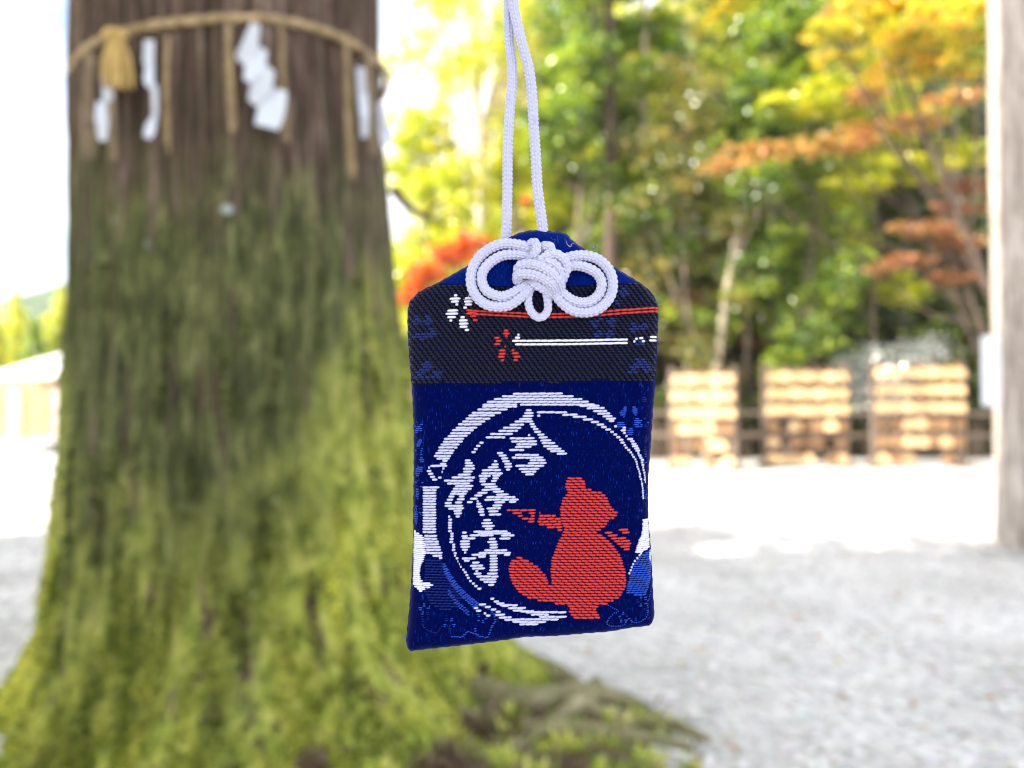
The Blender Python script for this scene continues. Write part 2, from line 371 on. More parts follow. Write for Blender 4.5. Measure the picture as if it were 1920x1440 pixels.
M['ground_cloth'] = satin_mat('dark_ground_weave', (.003, .004, .020), (.006, .010, .05), .5)

# ------------------------------------------------------------------ setting: ground, forest floor, hills
def ground_height(x, y):
    return .012*fbm(np.stack([x*.9, y*.9, x*0], -1), 3)
xs = np.concatenate([-np.geomspace(800, 12, 30), np.linspace(-11, 12, 140), np.geomspace(12.6, 800, 30)])
ys = np.concatenate([-np.geomspace(200, 3, 20), np.linspace(-2.8, 14, 130), np.geomspace(14.3, 1000, 40)])
X, Y = np.meshgrid(xs, ys)
Z = np.where((abs(X) < 14) & (Y < 16) & (Y > -4), ground_height(X, Y), 0)
g = link('ground', mesh('ground', np.stack([X, Y, Z], -1).reshape(-1, 3), grid_faces(len(ys), len(xs), False), M['gravel']))
tag(g, kind='structure')

def slope_z(x, y):
    # wooded slope rising behind the fence on the right; it falls away towards the left
    k = np.clip((x + .12*y + 1.0)/9.0, 0, 1)
    return np.clip(y-19.3, 0, None)*(.02 + .62*k*np.clip((y-20)/12, 0, 1)) - .06 + .3*np.clip(y-20, 0, 3)/3*fbm(np.stack([x*.25, y*.25, x*0+3], -1), 3)
xs = np.linspace(-9, 70, 90); ys = np.linspace(18.9, 75, 60)
X, Y = np.meshgrid(xs, ys); Z = slope_z(X, Y); Z = np.where(X < -8.5, -.3, Z); Z[0, :] = -.1
g = link('forest_floor', mesh('forest_floor', np.stack([X, Y, Z], -1).reshape(-1, 3), grid_faces(60, 90, False), M['floor'])); tag(g, kind='structure')

xs = np.linspace(-520, 60, 140); ys = np.linspace(300, 560, 50)
X, Y = np.meshgrid(xs, ys)
prof = np.exp(-((X+215)/70)**2)*62 + np.exp(-((X+360)/90)**2)*40 + np.exp(-((X+90)/60)**2)*22
Z = prof*np.sin(np.clip((Y-300)/260, 0, 1)*np.pi)**.8*(1+.12*fbm(np.stack([X*.02, Y*.02, X*0], -1), 4)) - 1
g = link('hills', mesh('hills', np.stack([X, Y, Z], -1).reshape(-1, 3), grid_faces(50, 140, False), M['hillgreen'])); tag(g, kind='structure')

# pebbles lying on the gravel near the camera
def pebbles(n):
    ico = np.array([[0, 0, 1], [.894, 0, .447], [.276, .851, .447], [-.724, .526, .447], [-.724, -.526, .447], [.276, -.851, .447], [0, 0, -.4]])
    tri = np.array([[0, 1, 2], [0, 2, 3], [0, 3, 4], [0, 4, 5], [0, 5, 1], [6, 2, 1], [6, 3, 2], [6, 4, 3], [6, 5, 4], [6, 1, 5]])
    yy = 2.6 + 7*rng.random(n)**1.5; xx = rng.uniform(-.72, .72, n)*yy
    keep = np.hypot(xx+1.4, yy-4) > 1.45; xx, yy = xx[keep], yy[keep]; n = len(xx)
    s = rng.uniform(.008, .022, n)*rng.choice([1, 1, 1, 1.7], n)
    sc = np.stack([s*rng.uniform(.8, 1.4, n), s*rng.uniform(.8, 1.3, n), s*.6], -1)
    V = ico[None]*sc[:, None]; a = rng.uniform(0, 6.28, n); c, si = np.cos(a)[:, None], np.sin(a)[:, None]
    V = np.stack([V[..., 0]*c-V[..., 1]*si, V[..., 0]*si+V[..., 1]*c, V[..., 2]], -1)
    V = V + np.stack([xx, yy, ground_height(xx, yy)+.001], -1)[:, None]
    v = rng.uniform(.48, .78, n)[:, None]; col = v*np.array([1, .97, .92])*rng.uniform(.95, 1.05, (n, 3))
    me = mesh('pebbles', V.reshape(-1, 3), (tri[None] + (np.arange(n)*7)[:, None, None]).reshape(-1, 3), M['peb'], False, np.repeat(col, 7, 0))
    o = link('pebbles', me); tag(o, 'pale grey loose pebbles scattered over the gravel forecourt', 'gravel', kind='stuff')
m_, n_, b_ = new_mat('pebble'); at = n_.nodes.new('ShaderNodeAttribute'); at.attribute_name = 'tint'
n_.links.new(at.outputs['Color'], b_.inputs['Base Color']); b_.inputs['Roughness'].default_value = .6; M['peb'] = m_
pebbles(16000)
def fallen_leaves(n):
    yy = 2.9+9*rng.random(n)**1.3; xx = rng.uniform(-.25, .66, n)*yy; a = rng.uniform(0, 6.28, n); s = rng.uniform(.015, .035, n)
    p = np.stack([xx, yy, ground_height(xx, yy)+.022], -1); u_ = np.stack([np.cos(a)*s, np.sin(a)*s, rng.uniform(-.3, .3, n)*s], -1); w_ = np.stack([-np.sin(a)*s*.6, np.cos(a)*s*.6, rng.uniform(-.3, .3, n)*s], -1)
    V = np.stack([p-u_, p-w_, p+u_, p+w_], 1); C = np.array([(.50, .36, .12), (.45, .22, .08), (.36, .34, .10), (.30, .16, .08)])[rng.integers(0, 4, n)]
    o = link('fallen_leaves', mesh('fallen_leaves', V.reshape(-1, 3), np.arange(4*n).reshape(-1, 4), M['leaf'], True, np.repeat(C, 4, 0)))
    tag(o, 'small fallen yellow and brown leaves scattered over the pale gravel', 'leaves', kind='stuff')
fallen_leaves(170)

# ------------------------------------------------------------------ the sacred cedar
TC = np.array([-1.415, 4.02])
ROOTS = [(-.08, .72, .52, .24), (-.66, .55, .34, .24), (-1.25, .30, .22, .3), (-2.1, .14, .3, .22), (-2.85, .12, .15, .26), (2.6, .15, .15, .3), (1.6, .4, .35, .3), (.75, .45, .35, .25)]
def trunk_r(th, z):
    r = np.interp(z, [-.2, 0, .12, .35, .7, 1.1, 1.8, 2.6, 3.2, 6, 14], [1.04, .98, .93, .86, .82, .795, .755, .73, .72, .67, .50])
    for (a, A, hz, wd) in ROOTS:
        d = (th-a+np.pi) % (2*np.pi) - np.pi
        r = r + A*np.exp(-np.clip(z, -.2, 9)/hz)*np.exp(-(d/wd)**2)
    return r
def trunk_pt(th, z, disp=True):
    r = trunk_r(th, z)
    c, s = np.cos(th), np.sin(th)
    if disp:
        q = np.stack([c, s, z], -1)
        # fluted trunk: long vertical ridges and furrows
        big = fbm(q*np.array([3.2, 3.2, .35])+5, 3)
        fine = fbm(q*np.array([17, 17, 1.0])+9, 4)
        ridg = 1-abs(fbm(q*np.array([10, 10, .45])+2, 3))*2.4
        lump = fbm(q*np.array([6, 6, 5])+31, 4)
        k = np.clip((1.8-z)/1.8, 0, 1)
        r = r + .030*big + .018*fine + .022*ridg + (.006+.012*k)*lump
    lean = np.interp(z, [.5, 1.9, 3.0], [.06, .06, .005])
    return np.stack([TC[0] + r*c + lean, TC[1] + r*s, z+0*r], -1)
cedar = thing('cedar_tree', 'giant old cedar with moss covering its flared trunk, rope tied round it', 'tree', (TC[0], TC[1], 0))
th = np.linspace(0, 2*np.pi, 560, endpoint=False)
zz = np.concatenate([np.linspace(-.15, 3.4, 300), np.linspace(3.45, 14, 40)])
TH, ZZ = np.meshgrid(th, zz)
V = trunk_pt(TH, ZZ)
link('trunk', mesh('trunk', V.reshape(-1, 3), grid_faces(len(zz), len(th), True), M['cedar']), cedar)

def on_trunk(px, py, off=0.0):
    """point of the trunk's outer surface (plus off) seen at a pixel"""
    a = (px-960)/F; b = -(py-720)/F; d = np.array([a, CP-b*SP, SP+b*CP]); t = 2.0
    for _ in range(700):
        p = np.array([0, 0, CAM_H]) + d*t
        r = np.hypot(p[0]-TC[0], p[1]-TC[1]); th_ = math.atan2(p[1]-TC[1], p[0]-TC[0])
        if r <= float(trunk_r(np.array(th_), np.array(p[2]))) + .045 + off: break
        t += .004
    return p

# moss tufts covering the lower trunk
def moss(n):
    th_ = rng.uniform(-np.pi*1.05, .55, n); z_ = 2.0*rng.random(n)**1.4
    q = np.stack([np.cos(th_)*3, np.sin(th_)*3, z_*2.2], -1)
    dens = fbm(q*np.array([5, 5, 1.6]), 3); keep = dens + .45 - z_*.38 > rng.random(n)*.5
    th_, z_, q = th_[keep], z_[keep], q[keep]; n = len(th_)
    p = trunk_pt(th_, z_); pr = trunk_pt(th_+.01, z_); pz = trunk_pt(th_, z_+.01)
    nrm = np.cross(pr-p, pz-p); nrm /= np.linalg.norm(nrm, axis=1)[:, None]
    s = rng.uniform(.008, .022, n)[:, None]
    tdir = rng.normal(size=(n, 3)); side = np.cross(nrm, tdir); side /= np.linalg.norm(side, axis=1)[:, None]
    up = nrm*rng.uniform(.4, 1.1, (n, 1)) + rng.normal(0, .45, (n, 3)) + np.array([0, 0, -.25])
    V = np.stack([p - side*s*.6 - nrm*.004, p + side*s*.6 - nrm*.004, p + up*s + side*s*.3, p + up*s - side*s*.3], 1)
    t = np.clip(.5+1.1*fbm(q*np.array([4.5, 4.5, 2.2])+7, 3) + rng.normal(0, .2, n), 0, 1)[:, None]
    lit_side = np.clip((p[:, 0]+1.02)/.35, 0, 1)*.95 + np.clip((-1.85-p[:, 0])/.2, 0, 1)*.7  # lit right ridge and left rim painted in as brighter tufts
    lo = np.clip((.95-z_ + lit_side + .5*fbm(q*.8+3, 2))/1.1, 0, 1)[:, None]
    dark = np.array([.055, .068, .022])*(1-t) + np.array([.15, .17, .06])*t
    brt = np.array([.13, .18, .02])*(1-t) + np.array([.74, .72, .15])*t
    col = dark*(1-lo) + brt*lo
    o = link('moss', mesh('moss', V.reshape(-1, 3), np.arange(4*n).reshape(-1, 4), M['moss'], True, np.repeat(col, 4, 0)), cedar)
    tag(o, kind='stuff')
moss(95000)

# surface roots and fallen sticks at the right of the base
for k, pts in enumerate([
    [(860, 1290, 3.75), (980, 1330, 3.55), (1080, 1325, 3.62), (1165, 1345, 3.55), (1260, 1400, 3.35)],
    [(1120, 1322, 3.62), (1060, 1385, 3.38), (1010, 1440, 3.2), (960, 1500, 3.05)],
    [(1060, 1345, 3.55), (1150, 1385, 3.42), (1240, 1395, 3.38), (1330, 1425, 3.2)],
    [(980, 1420, 3.25), (1100, 1425, 3.22), (1210, 1440, 3.14), (1300, 1470, 3.05)],
    [(930, 1230, 4.1), (1010, 1262, 3.98), (1050, 1296, 3.86), (1090, 1330, 3.72)]]):
    p3 = []
    for (a, b_, yy) in pts:
        q = P(a, b_, yy); q[2] = max(q[2], .0) if k != 4 else max(q[2], .02); q[2] = .06 + .03*(k % 2) + (0.03 if b_ < 1350 else 0); p3.append(q)
    rd = [.055, .042, .036, .032, .06][k]
    rope_mesh('root', np.array(p3), [rd*1.2, rd, rd*.8, rd*.4], M['rootbark'] if 'rootbark' in M else M.setdefault('rootbark', noise_mat('root_bark', [(.09, .085, .04), (.22, .20, .10), (.40, .35, .22)], 6, (1, 1, 1), .9, 7, .6, .02)), .02,
              lambda A, Q: 1+.10*np.sin(3*A+Q*5)+.10*fbm(np.stack([np.cos(A)*2, np.sin(A)*2, Q*9], -1), 3), 20, cedar)

def ground_tufts(n):
    px_ = rng.uniform(560, 1310, n); py_ = rng.uniform(1285, 1480, n)
    P3 = []
    for a, b_ in zip(px_, py_):
        lim = 1300 + max(0, a-1020)*.36
        if b_ < lim + rng.normal(0, 12): continue
        y = CAM_H*F/(b_-756); P3.append(((a-960)/F*y, y, 0))
    p = np.array(P3)
    d = fbm(p*np.array([5, 5, 1])+3, 3); p = p[d > -.12]; d = d[d > -.12]; n = len(p)
    p[:, 2] = .01 + rng.random(n)**2*.085
    s = rng.uniform(.012, .034, (n, 1)); a = rng.uniform(0, 6.28, n); side = np.stack([np.cos(a), np.sin(a), 0*a], 1); up = rng.normal(0, .6, (n, 3)) + np.array([0, 0, .7])
    V = np.stack([p-side*s*.35, p+side*s*.35, p+up*s+side*s*.15, p+up*s-side*s*.15], 1)
    t = np.clip(.5+1.6*fbm(p*np.array([9, 9, 1])+11, 3)+rng.normal(0, .15, n), 0, .999); pal = np.array([(.16, .11, .07), (.36, .28, .19), (.24, .29, .08), (.45, .56, .07), (.70, .68, .20)])
    i = (t*4).astype(int); f = (t*4-i)[:, None]; C = pal[i]*(1-f)+pal[i+1]*f
    o = link('ground_cover', mesh('ground_cover', V.reshape(-1, 3), np.arange(4*n).reshape(-1, 4), M['moss'], True, np.repeat(C, 4, 0)))
    tag(o, 'moss, grass and dead needles round the roots of the cedar', 'moss', kind='stuff')
ground_tufts(27000)

# ------------------------------------------------------------------ foliage builder
def leaf_cloud(blobs, n, size, cols, flat=.5, clumps=40, clump_r=.22, spread=(1, 1, .6), seed=0, jit=.22):
    g = np.random.default_rng(seed)
    W = np.array([b[3]*b[4]*b[5] for b in blobs])**.7; W /= W.sum()
    out = []; cl = []
    for b, w_ in zip(blobs, W):
        m = int(n*w_)
        c = np.array(b[:3]); r = np.array(b[3:6])
        d = g.normal(size=(clumps, 3)); d /= np.linalg.norm(d, axis=1)[:, None]
        cc = c + d*r*g.uniform(.35, 1.0, (clumps, 1))
        ct = g.random(clumps)
        k = g.integers(0, clumps, m)
        p = cc[k] + g.normal(size=(m, 3))*r.min()*clump_r*np.array(spread)
        out.append(p); cl.append(np.clip(ct[k] + g.normal(0, jit, m), 0, .999))
    p = np.vstack(out); t = np.concatenate(cl); m = len(p)
    nr = g.normal(size=(m, 3))*(1-flat) + np.array([0, 0, 1])*flat; nr /= np.linalg.norm(nr, axis=1)[:, None]
    a = np.cross(nr, g.normal(size=(m, 3))); a /= np.linalg.norm(a, axis=1)[:, None]; b2 = np.cross(nr, a)
    s = size*g.uniform(.6, 1.35, (m, 1))
    V = np.stack([p - a*s*.5, p - b2*s*.3 + a*s*.05 - nr*s*.05, p + a*s*.5, p + b2*s*.3 + a*s*.05 - nr*s*.05], 1)
    cols = np.array(cols); f = t*(len(cols)-1); i = f.astype(int); fr = (f-i)[:, None]
    C = (cols[i]*(1-fr) + cols[np.minimum(i+1, len(cols)-1)]*fr)*g.uniform(.75, 1.25, (m, 1))
    return V.reshape(-1, 3), np.arange(4*m).reshape(-1, 4), np.repeat(C, 4, 0)

GREEN = [(.04, .08, .010), (.11, .20, .016), (.24, .36, .022), (.44, .52, .03)]
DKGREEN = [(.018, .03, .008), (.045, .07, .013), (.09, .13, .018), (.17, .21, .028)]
YGREEN = [(.22, .30, .015), (.42, .48, .02), (.62, .62, .025), (.74, .66, .05)]
YELLOW = [(.22, .32, .02), (.50, .50, .03), (.78, .62, .05), (.70, .38, .04)]
ORANGE = [(.34, .30, .05), (.56, .30, .09), (.62, .42, .12), (.50, .19, .09)]
RED = [(.60, .12, .03), (.70, .17, .04), (.70, .28, .05), (.55, .08, .03)]
RUST = [(.24, .10, .05), (.40, .16, .08), (.50, .26, .11), (.34, .27, .08)]
OLIVE = [(.05, .07, .014), (.13, .16, .025), (.26, .26, .04), (.42, .30, .06)]

def tree(name, label, cat, base, trunk_pts, rad, blobs, n, size, cols, group=None, bark='bark', limbs=True, mat='leaf', seed=0, **kw):
    """base, trunk_pts and blobs in world coordinates"""
    t = thing(name, label, cat, tuple(float(q) for q in base), group)
    C, _ = catmull(trunk_pts, .35)
    rr = np.linspace(rad, rad*.35, len(C))*(1+.5*np.exp(-np.linspace(0, 12, len(C))*1.2))
    V, Fc = tube_arr(C, rr, 12)
    V += .10*rad*fbm(V*2.2, 3)[:, None]
    link('trunk', mesh('trunk', V, Fc, M[bark]), t)
    if limbs:
        g = random.Random(seed)
        for b in blobs[:9]:
            k = min(len(C)-1, int(len(C)*g.uniform(.35, .95)))
            s = C[k]; e = np.array(b[:3]); mid = (s+e)/2 + np.array([0, 0, -.12*np.linalg.norm(e-s)]) + np.array([g.uniform(-.3, .3), g.uniform(-.3, .3), 0])
            L_, _ = catmull([s, mid, e], .4)
            V, Fc = tube_arr(L_, np.linspace(rr[k]*.45, .02, len(L_)), 8)
            link('limb', mesh('limb', V, Fc, M[bark]), t)
    V, Fc, Cc = leaf_cloud(blobs, n, size, cols, seed=seed, **kw)
    link('crown', mesh('crown', V, Fc, M[mat], False, Cc), t)
    return t
def gz(x, y): return float(slope_z(np.array(float(x)), np.array(float(y)))) if y > 19 else 0.0
def ctree(px, D, top_py, crown_px, cols, label, n=9000, size=.17, rad=.14, lean=0, name='broadleaf_tree', cat='tree', bark='bark', group='trees of the wood behind the plaque racks', low=.35, seed=1, nb=9, **kw):
    """a tree standing where its trunk shows at px, crown top at top_py, crown half-width crown_px"""
    x = (px-960)/F*D; z0 = gz(x, D); top = P(px, top_py, D)[2]; hw = crown_px/F*D; H = top-z0
    g = random.Random(seed*7+3)
    tp = [(x, D, z0-.1), (x+lean*.3+g.uniform(-.1, .1), D+.1, z0+H*.33), (x+lean*.65+g.uniform(-.15, .15), D, z0+H*.66), (x+lean, D-.1, z0+H*.93)]
    bl = []
    for i in range(nb):
        f = low + (1-low)*(i+.5)/nb; a = g.uniform(0, 6.28); q = hw*math.sin(min(1, (1-f)/(1-low)*1.25+.22)*math.pi*.5 if f > .6 else math.pi*.5)*g.uniform(.45, .8)
        r = hw*g.uniform(.38, .6)
        bl.append((x+lean*f+q*math.cos(a), D+q*.7*math.sin(a), z0+H*f-.1*H/nb, r, r, min(r*.7, H*.16)))
    return tree(name, label, cat, (x, D, z0), tp, rad, bl, n, size, cols, group, bark, True, seed=seed, **kw)

# ------------------------------------------------------------------ wood behind
# wooded slope seen through the gaps: one mass nobody could count
def mass(name, label, x0, x1, y0, y1, h, n, size, cols, seed, zf=None):
    g = np.random.default_rng(seed)
    bl = []
    for i in range(80):
        x = g.uniform(x0, x1); y = g.uniform(y0, y1); z = (gz(x, y) if zf is None else zf(x, y)) + g.uniform(.2, h); r = g.uniform(1.0, 2.2)
        bl.append((x, y, z, r, r, r*.8))
    V, Fc, C = leaf_cloud(bl, n, size, cols, seed=seed, clumps=12, clump_r=.38)
    o = link(name, mesh(name, V, Fc, M['leaf'], False, C)); tag(o, label, 'undergrowth', kind='stuff')
mass('undergrowth', 'dark green undergrowth covering the wooded slope behind the racks', 1.0, 24, 22.6, 33, 5.5, 80000, .24, DKGREEN[:2]+OLIVE[:3]+GREEN[2:], 3)
mass('distant_wood', 'dense green wood filling the slope high behind the trees', .5, 34, 33, 46, 10.0, 70000, .42, DKGREEN[:2]+GREEN, 4)
mass('bright_thicket', 'sunlit yellow green thicket low beyond the cedar', -7, 2.5, 26, 34, 6.2, 60000, .24, YGREEN, 5)

T = [
 # px, D, top, halfwidth, cols, label, kwargs
 (905, 22, -260, 150, YGREEN, 'slender pale tree with bare forked trunks rising left of the hanging cord', dict(n=5200, rad=.17, bark='palebark', lean=-.5, low=.55, size=.15)),
 (862, 25, -60, 120, YGREEN, 'thin pale leaning tree just right of the cedar trunk', dict(n=4000, rad=.13, bark='palebark', lean=-.7, low=.5, size=.15)),
 (960, 26, -120, 110, YGREEN, 'sparse thin tree behind the white cord, leaning right', dict(n=4000, rad=.13, bark='palebark', lean=.9, low=.4, size=.16)),
 (800, 25, 225, 150, YGREEN, 'bright yellow green tree low beside the cedar trunk', dict(n=16000, rad=.12, low=.15)),
 (960, 24, 260, 130, YGREEN, 'bright lime tree behind the top of the charm', dict(n=13000, rad=.12, low=.15)),
 (1060, 27, 40, 120, GREEN, 'green tree right of the cord with leaves against the sky', dict(n=10000, rad=.15)),
 (1140, 19.8, -180, 130, GREEN, 'tall tree with a dark straight trunk behind the right shoulder of the charm', dict(n=11000, rad=.26, bark='darkbark', low=.5, nb=11)),
 (1212, 20.5, -120, 110, GREEN, 'tree with a sunlit pale trunk between the dark trunk and the forked one', dict(n=14000, rad=.17, bark='palebark', low=.12, nb=14)),
 (1255, 29, -60, 150, YGREEN, 'light yellow green tree high in the middle of the wood', dict(n=7000, rad=.15, low=.5)),
 (1325, 19.7, -40, 120, GREEN, 'forked tree with a trunk slanting up to the right, pale bark', dict(n=11000, rad=.12, bark='palebark', lean=2.0, low=.55, nb=12)),
 (1430, 26, -40, 150, DKGREEN, 'full green tree standing above the gap between the left and middle racks', dict(n=15000, rad=.18, nb=13)),
 (1560, 24, 60, 130, OLIVE, 'olive green tree with a pale trunk above the middle rack', dict(n=13000, rad=.13, low=.2, nb=12)),
 (1660, 28, -60, 170, DKGREEN, 'tall green tree behind the orange maple', dict(n=11000, rad=.2)),
 (1790, 25, 150, 130, DKGREEN, 'dark green tree beside the round post', dict(n=12000, rad=.18, low=.1)),
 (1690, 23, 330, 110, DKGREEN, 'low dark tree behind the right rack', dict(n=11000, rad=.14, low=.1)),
 (1100, 23, 440, 100, GREEN, 'low green tree behind the right shoulder of the charm', dict(n=8000, rad=.1, low=.1)),
 (1350, 24, 400, 130, OLIVE, 'low olive tree rising behind the left rack', dict(n=13000, rad=.1, low=.1)),
 (1500, 23, 420, 110, GREEN, 'low leafy tree rising behind the middle rack', dict(n=10000, rad=.1, low=.1)),
 (1085, 20.6, -60, 100, GREEN, 'light green tree with fine leaves just right of the hanging cord', dict(n=9000, rad=.09, low=.3, nb=16, size=.13)),
 (1290, 19.6, 120, 130, OLIVE, 'slender tree with loose olive leaves above the left rack', dict(n=9000, rad=.08, low=.25, nb=16, size=.13)),
 (1400, 20.3, 30, 130, GREEN, 'slender green tree between the left and middle racks', dict(n=9000, rad=.09, low=.3, nb=16, size=.13)),
 (1530, 19.8, 250, 120, GREEN, 'small round green tree over the middle rack', dict(n=8000, rad=.08, low=.25, nb=14, size=.13)),
 (1640, 21, 130, 120, YGREEN, 'yellowish green tree between the middle and right racks', dict(n=9000, rad=.09, low=.4, nb=14, size=.13)),
 (870, 20, 300, 100, YGREEN, 'young lime green tree behind the red maple', dict(n=9000, rad=.06, low=.15, nb=14, size=.12)),
 (1450, 24, -150, 150, YGREEN, 'tall light green tree reaching out of the top of the picture', dict(n=9000, rad=.14, low=.55, nb=14, size=.15)),
]
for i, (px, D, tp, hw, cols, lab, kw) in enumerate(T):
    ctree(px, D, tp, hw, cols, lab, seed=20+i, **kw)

# maples: layered crowns
def maple(px, D, tp, hw, cols, label, layers, n, seed, rad=.1, name='maple_tree'):
    x = (px-960)/F*D; z0 = gz(x, D)
    bl = []
    for (lx, ly, w_, h_) in layers:
        q = P(lx, ly, D + ((lx*7+ly*3) % 11)*.12-.6); bl.append((q[0], q[1], q[2], w_/F*D, w_/F*D*.7, h_/F*D))
    top = max(b[2] for b in bl)
    cx = sum(b[0] for b in bl)/len(bl)
    tpn = [(x, D, z0-.1), (x*.7+cx*.3, D+.1, z0+(top-z0)*.35), (x*.3+cx*.7, D, z0+(top-z0)*.65), (cx, D, z0+(top-z0)*.9)]
    return tree(name, label, 'maple', (x, D, z0), tpn, rad*.6, bl, n, .13, cols, 'maples turning colour', 'darkbark', True, seed=seed, flat=.6, spread=(1.3, 1.3, .5), clump_r=.3)
maple(1960, 15.5, 0, 0, YELLOW, 'golden yellow maple spreading over the top right beside the post',
      [(1750, 60, 120, 30), (1640, 25, 110, 28), (1560, 60, 60, 22), (1800, 120, 90, 26), (1690, 130, 90, 22), (1830, 20, 70, 30), (1590, 115, 60, 18)], 9000, 61, .16)
maple(1985, 17.5, 0, 0, ORANGE, 'orange maple with drooping layered branches at the upper right',
      [(1600, 20, 60, 18), (1440, 285, 90, 12), (1560, 270, 90, 14), (1640, 245, 80, 14), (1720, 225, 60, 16), (1790, 185, 60, 16), (1360, 310, 60, 10), (1620, 180, 50, 12)], 6000, 62, .14)
maple(1925, 16.5, 0, 0, RUST, 'dull rust red maple with low branches beside the post',
      [(1790, 395, 60, 14), (1730, 430, 70, 14), (1800, 455, 50, 16), (1700, 490, 50, 12), (1780, 520, 50, 14), (1655, 505, 40, 8), (1820, 350, 50, 12)], 6500, 63, .12)
maple(1900, 19, 0, 0, YGREEN, 'yellow green maple glowing between the gold and the rust one',
      [(1680, 320, 110, 24), (1780, 290, 80, 24), (1600, 350, 70, 20), (1500, 200, 90, 24), (1720, 220, 90, 22), (1580, 160, 70, 20)], 8000, 64, .12)
maple(830, 19, 0, 0, RED, 'small bright red maple just left of the charm',
      [(850, 478, 44, 22), (800, 515, 38, 20), (885, 455, 30, 16), (775, 555, 30, 22), (900, 520, 30, 20), (985, 378, 10, 8)], 4600, 65, .07)
maple(1225, 24, 0, 0, YELLOW, 'yellow leaved young maple high in the middle of the wood',
      [(1250, 40, 60, 26), (1330, 70, 50, 20), (1215, 100, 40, 18), (1380, 20, 60, 20)], 3600, 66, .08)
maple(1215, 23, 0, 0, RUST, 'small brownish orange maple low behind the left rack',
      [(1240, 600, 50, 18), (1300, 560, 50, 16), (1350, 620, 60, 14), (1430, 640, 60, 12), (1275, 650, 50, 18), (1480, 600, 40, 14)], 5000, 67, .05)

def shrub(px, D, base_py, top_py, hw, cols, label, n, seed, name='shrub', mat='leaf', size=.09, group='shrubs along the rail fence'):
    x = (px-960)/F*D; z0 = gz(x, D); top = P(px, top_py, D)[2]; r = hw/F*D; g = random.Random(seed)
    t = thing(name, label, 'shrub', (x, D, z0), group)
    mb = MB(); bl = []
    for k in range(6):
        a = g.uniform(0, 6.28); q = r*g.uniform(.2, .65); e = np.array([x+q*math.cos(a), D+.6*q*math.sin(a), z0+(top-z0)*g.uniform(.45, .75)])
        mb.tube([(x+.1*math.cos(a), D, z0-.05), (e+np.array([x, D, z0]))/2+np.array([0, 0, .1]), e], [.03, .02, .01], 6)
        rr = min(r*.6, (top-z0)*.42); bl.append((e[0], e[1], e[2], r*.5, r*.5, rr*.75))
    mb.build('stem', M['bark'], t, True)
    V, Fc, C = leaf_cloud(bl, n, size, cols, seed=seed, clumps=18, clump_r=.32)
    link('leaves', mesh('leaves', V, Fc, M[mat], False, C), t)
    return t
SILV = [(.14, .17, .14), (.28, .32, .27), (.60, .62, .55), (.80, .80, .76)]
shrub(1665, 19.55, 760, 606, 100, SILV, 'pale silvery shrub glittering in the sun above the right rack', 6500, 71, mat='silver', size=.10)
shrub(1770, 20.2, 760, 632, 32, YGREEN, 'small yellow green shrub at the top corner of the right rack', 1800, 72)
for k, (px, tp, hw, cols, lab) in enumerate([
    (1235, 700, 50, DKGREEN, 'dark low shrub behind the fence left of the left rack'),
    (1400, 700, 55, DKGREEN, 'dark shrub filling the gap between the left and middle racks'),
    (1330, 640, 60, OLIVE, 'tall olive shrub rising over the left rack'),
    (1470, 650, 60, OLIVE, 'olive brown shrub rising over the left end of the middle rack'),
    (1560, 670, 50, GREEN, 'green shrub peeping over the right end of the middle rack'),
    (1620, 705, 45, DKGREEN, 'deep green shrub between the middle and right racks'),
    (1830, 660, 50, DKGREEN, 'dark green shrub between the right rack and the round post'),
    (1900, 640, 60, GREEN, 'green shrub behind the round post')]):
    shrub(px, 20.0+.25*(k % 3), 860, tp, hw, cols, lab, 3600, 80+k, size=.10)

# ------------------------------------------------------------------ rail fence
FY = 19.0
fence = thing('rail_fence', 'low weathered wooden rail fence running behind the prayer plaque racks', 'fence', (5, FY, 0))
for k in range(10):
    x = 1.2 + k*1.35
    mb = MB(); mb.tube([(x, FY, -.1), (x, FY, .6), (x, FY, 1.28)], [.075, .07, .065], 10); mb.build('post', M['rackwood'], fence, True)
for z in (1.14, .62):
    mb = MB(); mb.tube([(.6, FY-.09, z), (5, FY-.10, z+.02), (10, FY-.09, z-.01), (14, FY-.09, z)], .055, 10); mb.build('rail', M['rackwood'], fence, True)

# ------------------------------------------------------------------ racks of prayer plaques
def plaque_mesh(name, mat, wd, hg, t=.018):
    o = [(-wd/2, -hg), (wd/2, -hg), (wd/2, -hg*.28), (0, 0), (-wd/2, -hg*.28)]
    V = [(x, -t/2, z) for x, z in o] + [(x, t/2, z) for x, z in o]
    Fc = [(0, 1, 2, 3, 4), (9, 8, 7, 6, 5)] + [(i, i+5, (i+1) % 5+5, (i+1) % 5) for i in range(5)]
    # hanging cord
    n0 = len(V); V += [(-.004, -t/2-.002, -.03), (.004, -t/2-.002, -.03), (.004, -t/2-.002, .06), (-.004, -t/2-.002, .06), (-.004, -t/2+.004, -.03), (.004, -t/2+.004, -.03), (.004, -t/2+.004, .06), (-.004, -t/2+.004, .06)]
    Fc += [tuple(n0+q for q in f) for f in ((0, 1, 2, 3), (7, 6, 5, 4), (0, 4, 5, 1), (1, 5, 6, 2), (2, 6, 7, 3), (3, 7, 4, 0))]
    me = bpy.data.meshes.new(name); me.from_pydata(V, [], Fc); me.materials.append(mat); me.materials.append(M['rthread'])
    for p in me.polygons[7:]: p.material_index = 1
    return me
PL = [plaque_mesh('prayer_plaque', M['plaque'], .27, .235), plaque_mesh('prayer_plaque', M['shadeplaque'], .25, .23)]
RACKS = [(1318, 1262, 1378, 695, 888, 16.8, 'left', -.34), (1512, 1437, 1588, 690, 876, 17.4, 'middle', 0.0), (1724, 1640, 1808, 682, 876, 17.3, 'right', .03)]
ORD = ['leftmost', 'second', 'third', 'middle', 'fifth', 'sixth', 'rightmost']
